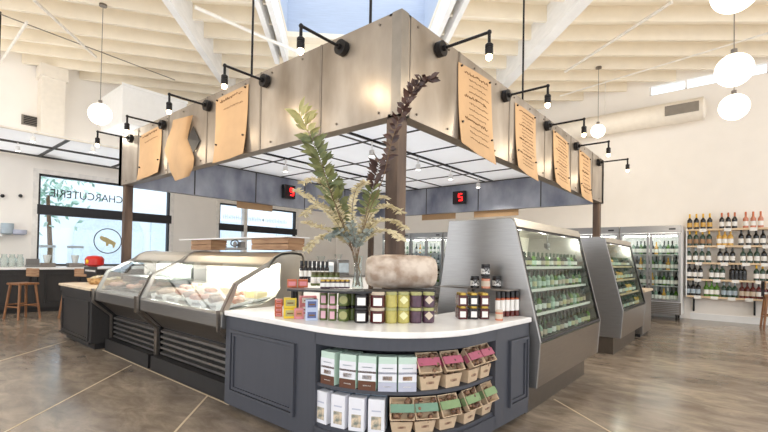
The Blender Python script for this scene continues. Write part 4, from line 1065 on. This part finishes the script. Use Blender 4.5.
# ================================================================ FRIDGES along the right wall
FU = 13.03
def fridge(v0, label, fill, fname):
    t = thing('reach_in_fridge', label, 'fridge', (FU, v0, 0), 0, 'glass door fridges'); Wd = 1.36; H = 2.38
    obj('cabinet_shell', MB().box(.04, .72, 0, .04, .14, H).box(.04, .72, Wd-.04, Wd, .14, H).box(.68, .72, .04, Wd-.04, .14, H).box(.04, .68, .04, Wd-.04, .42, .46).box(.04, .68, .04, Wd-.04, 2.2, H), 'white', t)
    obj('header', MB().box(0, .04, 0, Wd, 2.2, H), 'steel', t)
    gz = obj('grille', MB().box(.02, .04, 0, Wd, .14, .44), 'steel_d', t)
    for k in range(6): obj('grille_slat', MB().box(0, .02, .04, Wd-.04, .165+k*.045, .185+k*.045), 'steel', gz)
    obj('machine_box', MB().box(.04, .68, .04, Wd-.04, .14, .42), 'kick', t)
    for y in (.1, Wd-.1):
        for x in (.12, .62): obj('caster', MB().cyl((x, y-.02, .06), (x, y+.02, .06), .06, seg=14).box(x-.03, x+.03, y-.03, y+.03, .11, .14), 'blk', t)
    for k in range(2):
        y0, y1 = .01+k*(Wd/2), Wd/2-.01+k*(Wd/2)
        d_ = obj('door', MB().box(0, .035, y0, y0+.05, .46, 2.19).box(0, .035, y1-.05, y1, .46, 2.19).box(0, .035, y0+.05, y1-.05, .46, .51).box(0, .035, y0+.05, y1-.05, 2.13, 2.19), 'steel', t)
        obj('door_glass', MB().box(.012, .02, y0+.05, y1-.05, .51, 2.13), 'glass', d_)
        obj('handle', MB().box(-.03, 0, (y1-.04 if k == 0 else y0+.01), (y1-.01 if k == 0 else y0+.04), 1.1, 1.5), 'steel', d_)
    for k, z in enumerate((.85, 1.25, 1.65)):
        obj('wire_shelf', MB().box(.08, .66, .05, Wd-.05, z-.012, z), 'white', t)
    obj('fridge_light', MB().cyl((.1, .1, 2.12), (.1, Wd-.1, 2.12), .014, seg=8), 'tube', t)
    obj('badge', MB().box(-.004, 0, .12, .26, 2.27, 2.31), 'kick', t)
    for k, z in enumerate((.462, .85, 1.25, 1.65)):
        for i in range(fill):
            kd = ['gbottle','clearb','dbottle','amber','clearb','gbottle','lgreen'][(i+k*3) % 7]
            hh = .35 if kd != 'amber' else .32
            bottle((kd, hh, 'f'), .043, hh, (kd, 'paper', {'gbottle':'dbottle','clearb':'paper','dbottle':'blk','amber':'yfoil','lgreen':'gbottle'}[kd]), (FU+.2, v0+Wd-.12-(Wd-.24)*i/(fill-1), z),
                   '%s bottle, %s from left, %s shelf of the %s' % ({'clearb':'pale','gbottle':'dark green','lgreen':'lime green','dbottle':'black','amber':'amber'}[kd], ORD[i], ['bottom','second','third','top'][k], fname), 'bottles in the %s' % fname)
fridge(1.18, 'steel two-door glass fridge standing next to the wine shelves', 14, 'fridge by the wine shelves')
fridge(2.56, 'steel two-door glass fridge, second from the wine shelves, behind the slanted cases', 12, 'second fridge')
FN = ['third','fourth','fifth','sixth','seventh']
for k in range(5): fridge(3.94+k*1.38, 'steel two-door glass fridge, %s from the wine shelves' % FN[k], 8 if k > 2 else 5, '%s fridge' % FN[k])

# ================================================================ WINE SHELVES
SU0, SU1 = 13.46, 13.78; SV0, SV1 = -1.3, 1.12
ws = thing('wine_shelving', 'five-tier pale wood wall shelving full of wine bottles, right wall', 'shelves', (13.78, 1.12, 0))
def LW(mb): return mb.move(Matrix.Translation((-13.78, -1.12, 0)))
SZ = [2.30, 1.885, 1.465, 1.05, .625]
obj('side_panel', LW(MB().box(SU0, SU1, SV1-.02, SV1, .6, 2.33)), 'white', ws)
for z in SZ: obj('shelf', LW(MB().box(SU0, SU1, SV0, SV1-.02, z-.045, z)), 'shelfwood', ws)
for v in (.97, -.2): obj('bracket', LW(MB().box(13.62, 13.78, v-.018, v+.018, .22, .575).box(SU0+.04, 13.62, v-.018, v+.018, .54, .575)), 'black', ws)
cards = {0: (.78,.3,-.17,-.6), 1: (.82,.42,-.06,-.4), 2: (.86,.36,-.04,-.38), 3: (.88,.5,.15,-.28), 4: (.88,.55,.22,-.1,-.4)}
for k, z in enumerate(SZ):
    for v in cards[k]: obj('price_card', LW(MB().box(SU0-.006, SU0, v-.07, v+.07, z-.075, z+.005)), 'paper', ws)
groups = [
 [(689.5,709.5,4,'dbottle','yfoil','amber','yellow-foil champagne'),(721.5,734.5,3,'dbottle','rfoil','paper','gold-topped dark champagne'),(745.5,760.5,3,'rose','rfoil','paper','rose')],
 [(689.5,709,4,'gbottle','yfoil','crate','dark green'),(719,730.5,3,'amber','amber','paper','golden'),(741,756,3,'dbottle','dbottle','paper','black'),(763,778,3,'dbottle','dbottle','paper','far right black')],
 [(689,708.5,4,'gbottle','shade','paper','grey-topped green'),(720,732.5,3,'dbottle','dbottle','paper','black'),(743,757,3,'gbottle','gbottle','paper','green'),(764,778,3,'dbottle','dbottle','paper','far right black')],
 [(689.5,700.5,3,'dbottle','dbottle','paper','white-triangle black'),(711.5,722.5,3,'gbottle','gbottle','paper','green'),(732,744,4,'dbottle','blk','blk','all-black'),(756.5,769,3,'gbottle','yfoil','paper','gold-necked green')],
 [(688,698.5,3,'dbottle','dbottle','shade','grey-labelled black'),(706.5,717,3,'lgreen','lgreen','paper','lime green'),(724,735,3,'gbottle','shade','shade','pale-necked green'),(742,753,3,'red','red','pal','red'),(759,771,3,'red','dbottle','paper','white-labelled red')]]
TW = ['top','second','third','fourth','bottom']
for k, gl in enumerate(groups):
    for px0, px1, n_, bd, fo, lb, nm in gl:
        for i in range(n_):
            px = px0+(px1-px0)*i/(n_-1); p = on(px, 260, 'U', SU0+.1)
            if p.y < SV0+.05: continue
            bottle((bd, lb, fo, 'w'), .054, .39, (bd, lb, fo), (SU0+.1, p.y, SZ[k]),
                   '%s bottle, %s from left in its group on the %s wine shelf' % (nm, ORD[i], TW[k]), 'wine bottles on the %s wall shelf' % TW[k])

# ================================================================ CAFE BAR at the left
br = thing('cafe_bar', 'long dark cafe bar with pale top below the left window', 'bar counter', (1.0, 12.65, 0))
obj('bar_front', MB().box(-7, 4.2, 0, .06, .1, 1.0), 'dkcab', br); obj('bar_body', MB().box(-7, 4.2, .06, .75, .1, 1.0), 'dkcab', br); obj('toe_kick', MB().box(-6.95, 4.15, .06, .7, 0, .1), 'kick', br)
obj('bar_top', MB().box(-7.05, 4.25, -.06, .8, 1.0, 1.05), 'marble', br, bevel=.006)
for k in range(6): obj('panel_moulding', moulding((-2.9+k*1.15, 0), (-1.9+k*1.15, 0), .2, .9), 'dkcab', br)
def stool(loc, rz, label):
    t = thing('bar_stool', label, 'stool', loc, rz, 'wooden bar stools'); sz = .76
    obj('seat', MB().box(-.2, .2, -.2, .2, sz-.045, sz), 'wood', t, bevel=.015)
    for x in (-1, 1):
        for y in (-1, 1): obj('leg', MB().cyl((x*.15, y*.15, sz-.045), (x*.225, y*.21, 0), .026, .022, 8), 'wood', t)
    st_ = MB()
    for y in (-1, 1): st_.cyl((-.195, y*.189, .26), (.195, y*.189, .26), .017, seg=8)
    obj('stretcher', st_, 'wood', t)
    obj('stretcher', MB().cyl((-.192, -.18, .3), (-.192, .18, .3), .016, seg=8).cyl((.192, -.18, .3), (.192, .18, .3), .016, seg=8), 'wood', t)
    bk = obj('back_support', MB().box(.08, .13, .19, .215, sz-.04, sz+.3).box(-.13, -.08, .19, .215, sz-.04, sz+.3), 'black', t)
    obj('backrest', MB().box(-.2, .2, .17, .19, sz+.12, sz+.3), 'crate', t, bevel=.01)
    return t
p = on(22, 318.5, 'Z', 0); stool((p.x, p.y, 0), -1.2, 'wooden bar stool standing fully in view at the dark cafe bar')
p = on(72, 318, 'Z', 0); stool((p.x+.1, p.y+.1, 0), -.9, 'wooden bar stool half hidden behind the dark end cabinet')
fs = thing('wall_shelf', 'white floating shelf on the wall left of the window', 'shelf', (1.6, V1-.3, 1.78))
obj('board', MB().box(-4, .48, 0, .3, 0, .06), 'white', fs); obj('bracket', MB().box(.3, .34, .1, .3, -.12, 0), 'steel_d', fs)
for k, (px, r, h_) in enumerate(((7, .13, .28), (19, .16, .13))):
    p = on(px, 233, 'V', V1-.15); t = tag(obj('ceramic_bowl', MB().lathe([(r*.6,0),(r,.03),(r,h_*.45),(r*.98,h_*.5),(r,h_*.55),(r*1.02,h_),(r*.92,h_),(r*.5,.04)], seg=18), 'shade' if k == 0 else 'lilac', loc=(p.x, V1-.15, 1.84)), ('tall grey crock' if k == 0 else 'wide pale bowl')+' on the white floating shelf', 'bowl')
for k, px in enumerate((2, 20)):
    p = on(px, 196, 'V', V1); t = tag(obj('wall_hook', MB().cyl((0,0,0), (0,-.05,0), .035, seg=10).ball((0,-.06,0), .045, 10, 8), 'blk', loc=(p.x, V1, p.z)), '%s black round hook on the wall above the floating shelf' % ('left' if k == 0 else 'right'), 'hook', 'wall hooks')
# machines and glasses on the bar
for k, (px, w_, h_) in enumerate(((47, .3, .42), (75, .32, .42))):
    p = on(px, 262, 'V', 13.1)
    t = thing('drink_dispenser', 'clear drink dispenser with white cap on the cafe bar, %s of the window post' % ('far left' if k == 0 else 'just left'), 'dispenser', (p.x, 13.1, 1.05), 0, 'drink dispensers on the bar')
    obj('base', MB().box(-w_/2, w_/2, -.14, .14, 0, .1), 'steel_d', t, bevel=.01); obj('tank', MB().box(-w_/2+.02, w_/2-.02, -.12, .12, .1, .48), 'glass', t); obj('cap', MB().box(-w_/2+.01, w_/2-.01, -.13, .13, .48, .54), 'shade', t); obj('paddle', MB().cyl((0,0,.1), (0,0,.3), .05, .09, 12), 'white', t)
for k, px in enumerate((4, 12, 20)):
    p = on(px, 263, 'V', 13.2); tag(obj('water_carafe', MB().lathe([(.07,0),(.08,.02),(.08,.2),(.05,.26),(.06,.3),(.055,.3),(.045,.26),(.07,.2),(.07,.02),(.002,.01)]), 'glass', loc=(p.x, 13.2, 1.05)), 'clear carafe on the cafe bar, %s from left' % ORD[k], 'carafe', 'carafes on the bar')
p = on(33, 262, 'V', 13.0); t = thing('card_terminal', 'dark till terminal on the cafe bar behind the first stool', 'terminal', (p.x, 13.0, 1.05)); obj('base', MB().box(-.14, .14, -.1, .1, 0, .05), 'dsteel', t, bevel=.008); obj('screen', MB().box(-.13, .13, .02, .05, .05, .2), 'dsteel', t)

# panelled white soffit over the bar with spot heads
al2 = bpy.data.lights.new('soffit_fill', 'AREA'); al2.shape = 'RECTANGLE'; al2.size = 9.8; al2.size_y = 2.6; al2.energy = 110; al2.color = (1, .98, .96)  # added fill light, out of sight above the soffit, to whiten its panels
al2o = bpy.data.objects.new('soffit_fill', al2); COL.objects.link(al2o); al2o.location = (1.1, 12.75, 4.06)
so = thing('bar_soffit', 'white panelled soffit with dark battens hanging over the cafe bar', 'soffit', (2, 14.1, 3.95))
for i in range(6):
    for j in range(2):
        obj('soffit_panel', MB().box(-6+i*1.7+.02, -6+(i+1)*1.7-.02, -2.7+j*1.35+.02, -2.7+(j+1)*1.35-.02, 0, .02), 'panel', so)
for i in range(7): obj('batten', MB().box(-6+i*1.7-.03, -6+i*1.7+.03, -2.7, 0, -.04, .0), 'batten', so)
for j in range(3): obj('batten', MB().box(-6, 4.2, -2.7+j*1.35-.03-(.0 if j else 0), -2.7+j*1.35+.03, -.041, .0), 'batten' if j else 'cond', so)
for x in (-.42,): obj('hanger_rod', MB().cyl((x, -2.65, .02), (x, -2.65, 2.3), .016, seg=8), 'black', so)
for k, (px, py) in enumerate(((33, 141), (18, 151), (93, 152))):
    p = on(px, py-8, 'Z', 3.9); spot_head('ceiling_spot', 'small white spot lamp under the bar soffit, %s' % ['near its front edge','nearer the window wall, left','by the canopy end'][k], (p.x, p.y, 3.905), 18, 'spot lamps under the bar soffit', .06)

# ================================================================ ducts, pipes, globes
dc = on(690, 112, 'U', 13.35)
du = thing('round_air_duct', 'cream round air duct high along the right wall', 'duct', (13.35, .8, 5.3))
obj('duct_tube', MB().cyl((0, 0, 0), (0, 12.5, .0), .28, seg=24), 'duct', du)
obj('end_cap', MB().lathe([(.285,0),(.285,.03),(.2,.07),(.02,.085)], seg=24).move(Matrix.Rotation(PI/2, 4, 'X')), 'duct', du)
obj('air_grille', MB().box(-.31, -.27, .05, .75, -.12, .12), 'grille', du)
for k in range(5): obj('strap', MB().cyl((0, 2.2+k*2.2, .25), (0, 2.2+k*2.2, 1.298), .012, seg=6), 'cond', du)
bx = on(121.7, 122, 'V', 11.6)
wd = thing('duct_box', 'white box duct below the ceiling above the cafe bar', 'duct', (bx.x, bx.y, bx.z))
obj('box', MB().box(0, 1.6, 0, 1.5, 0, .95), 'white', wd, bevel=.01); obj('flange', MB().box(-.02, 1.62, -.02, 0, .9, .97), 'white', wd)
tag(obj('ceiling_column', MB().box(2.75, 3.25, 13.75, V1-.002, 4.05, 6.27).box(2.7, 3.3, 13.7, V1-.002, 5.95, 6.27), 'duct'), 'cream boxed column high on the window wall', 'column')
vg = on(36, 122, 'V', V1-.02)
t = thing('wall_vent', 'dark louvred vent high on the window wall', 'vent', (vg.x, V1, vg.z)); obj('vent_frame', MB().box(-.3, .3, -.03, 0, -.13, .13), 'grille', t)
for k in range(5): obj('louver', MB().box(-.26, .26, -.045, -.03, -.1+k*.045, -.075+k*.045), 'blk', t)
def pipe(px0, py0, z0, px1, py1, z1, r, mt, label):
    a, b_ = on(px0, py0, 'Z', z0), on(px1, py1, 'Z', z1)
    tag(obj('conduit_pipe', MB().cyl(Vector((0,0,0)), b_-a, r, seg=8), mt, loc=a), label, 'pipe')
pipe(195, 7, 5.95, 297, 52, 5.95, .035, 'cond', 'white pipe crossing under the left beam towards the canopy corner')
pipe(34, 0, 6.2, 96, 57, 6.2, .03, 'cond', 'white pipe running diagonally across the left joists')
pipe(0, 63, 6.2, 27, 22, 6.2, .03, 'cond', 'white brace pipe at the far left of the ceiling')
pipe(0, 14, 6.2, 175, 80, 6.2, .012, 'grille', 'thin grey cable strung across the left joists')
pipe(672, 2, 6.2, 565, 72, 6.2, .03, 'cond', 'white pipe running diagonally across the right joists')
pipe(560, 96, 6.0, 768, 33, 6.0, .02, 'cond', 'thin cream conduit just below the right joists')
def globe(px, py, d, r, label, cord_px=None):
    c_ = at_d(px, py, d)
    t = thing('globe_pendant', label, 'pendant lamp', c_, 0, 'opal globe pendants')
    obj('globe', MB().ball((0,0,0), r, 28, 18), 'globe', t)
    obj('cap', MB().cyl((0,0,r*.97), (0,0,r+.06), .035), 'steel_d', t)
    obj('cord', MB().cyl((0,0,r+.05), (0,0,6.28-c_.z), .006, seg=6), 'grille', t)
    obj('ceiling_rose', MB().cyl((0,0,6.24-c_.z), (0,0,6.28-c_.z), .07), 'steel_d', t)
globe(100, 114, 8.4, .205, 'lit white globe pendant over the left side, by the white duct')
globe(735, -9, 4.2, .2, 'largest lit globe pendant cut by the top edge at right')
globe(734, 70, 5.4, .2, 'middle lit globe pendant of the three at the right')
globe(734, 107, 6.8, .2, 'smallest and lowest lit globe pendant of the three at the right')
globe(598, 131, 10.7, .165, 'faint far globe pendant behind the canopy lamps')
# stool at the right edge
stool((13.05, -.53, 0), .1, 'wooden stool at the right picture edge before the wine shelves')

# back kitchen counters under the canopy
kc = thing('prep_counter', 'white prep counter inside the island, behind the plant', 'counter', (5.2, 7.6, 0))
obj('counter_body', MB().box(0, 3.4, 0, .7, .08, .92), 'white', kc); obj('counter_top', MB().box(-.03, 3.43, -.03, .73, .92, .96), 'steel', kc); obj('toe_kick', MB().box(.05, 3.35, .06, .68, 0, .08), 'kick', kc)
for k, (px, w_, h_, mt, nm, lab) in enumerate(((322, .5, .34, 'white', 'coffee_grinder', 'white machine on the prep counter behind the dried sprays'), (339, .42, .4, 'steel', 'espresso_machine', 'steel machine on the prep counter behind the vase'))):
    p = on(px, 250, 'V', 7.9); t = thing(nm, lab, 'machine', (p.x, 7.92, .96))
    obj('machine_body', MB().box(-w_/2, w_/2, -.2, .2, 0, h_), mt, t, bevel=.02); obj('front_panel', MB().box(-w_/2+.04, w_/2-.04, -.212, -.2, .08, h_-.08), 'shade', t); obj('hopper', MB().lathe([(.06,h_),(.1,h_+.12),(.1,h_+.14)]), 'glass', t)

# ================================================================ LIGHT
wd_ = bpy.data.worlds.new('sky'); S.world = wd_; wd_.use_nodes = True
bg = wd_.node_tree.nodes['Background']; bg.inputs['Color'].default_value = (.93,.96,1.0,1); bg.inputs['Strength'].default_value = 2.0
for px, py, d in ((100,114,8.4),(734,70,5.4),(734,107,6.8),(598,131,10.7)):
    c_ = at_d(px, py, d); light('POINT', c_-Vector((0,0,.28)), 30, (1,.9,.74), .2)
S.view_settings.view_transform = 'Standard'; S.view_settings.look = 'None'; S.view_settings.exposure = 0.33; S.view_settings.gamma = 1
S.view_settings.use_curve_mapping = False
S.cycles.max_bounces = 10; S.cycles.diffuse_bounces = 5; S.cycles.transparent_max_bounces = 16; S.cycles.sample_clamp_indirect = 6
S.cycles.use_denoising = True
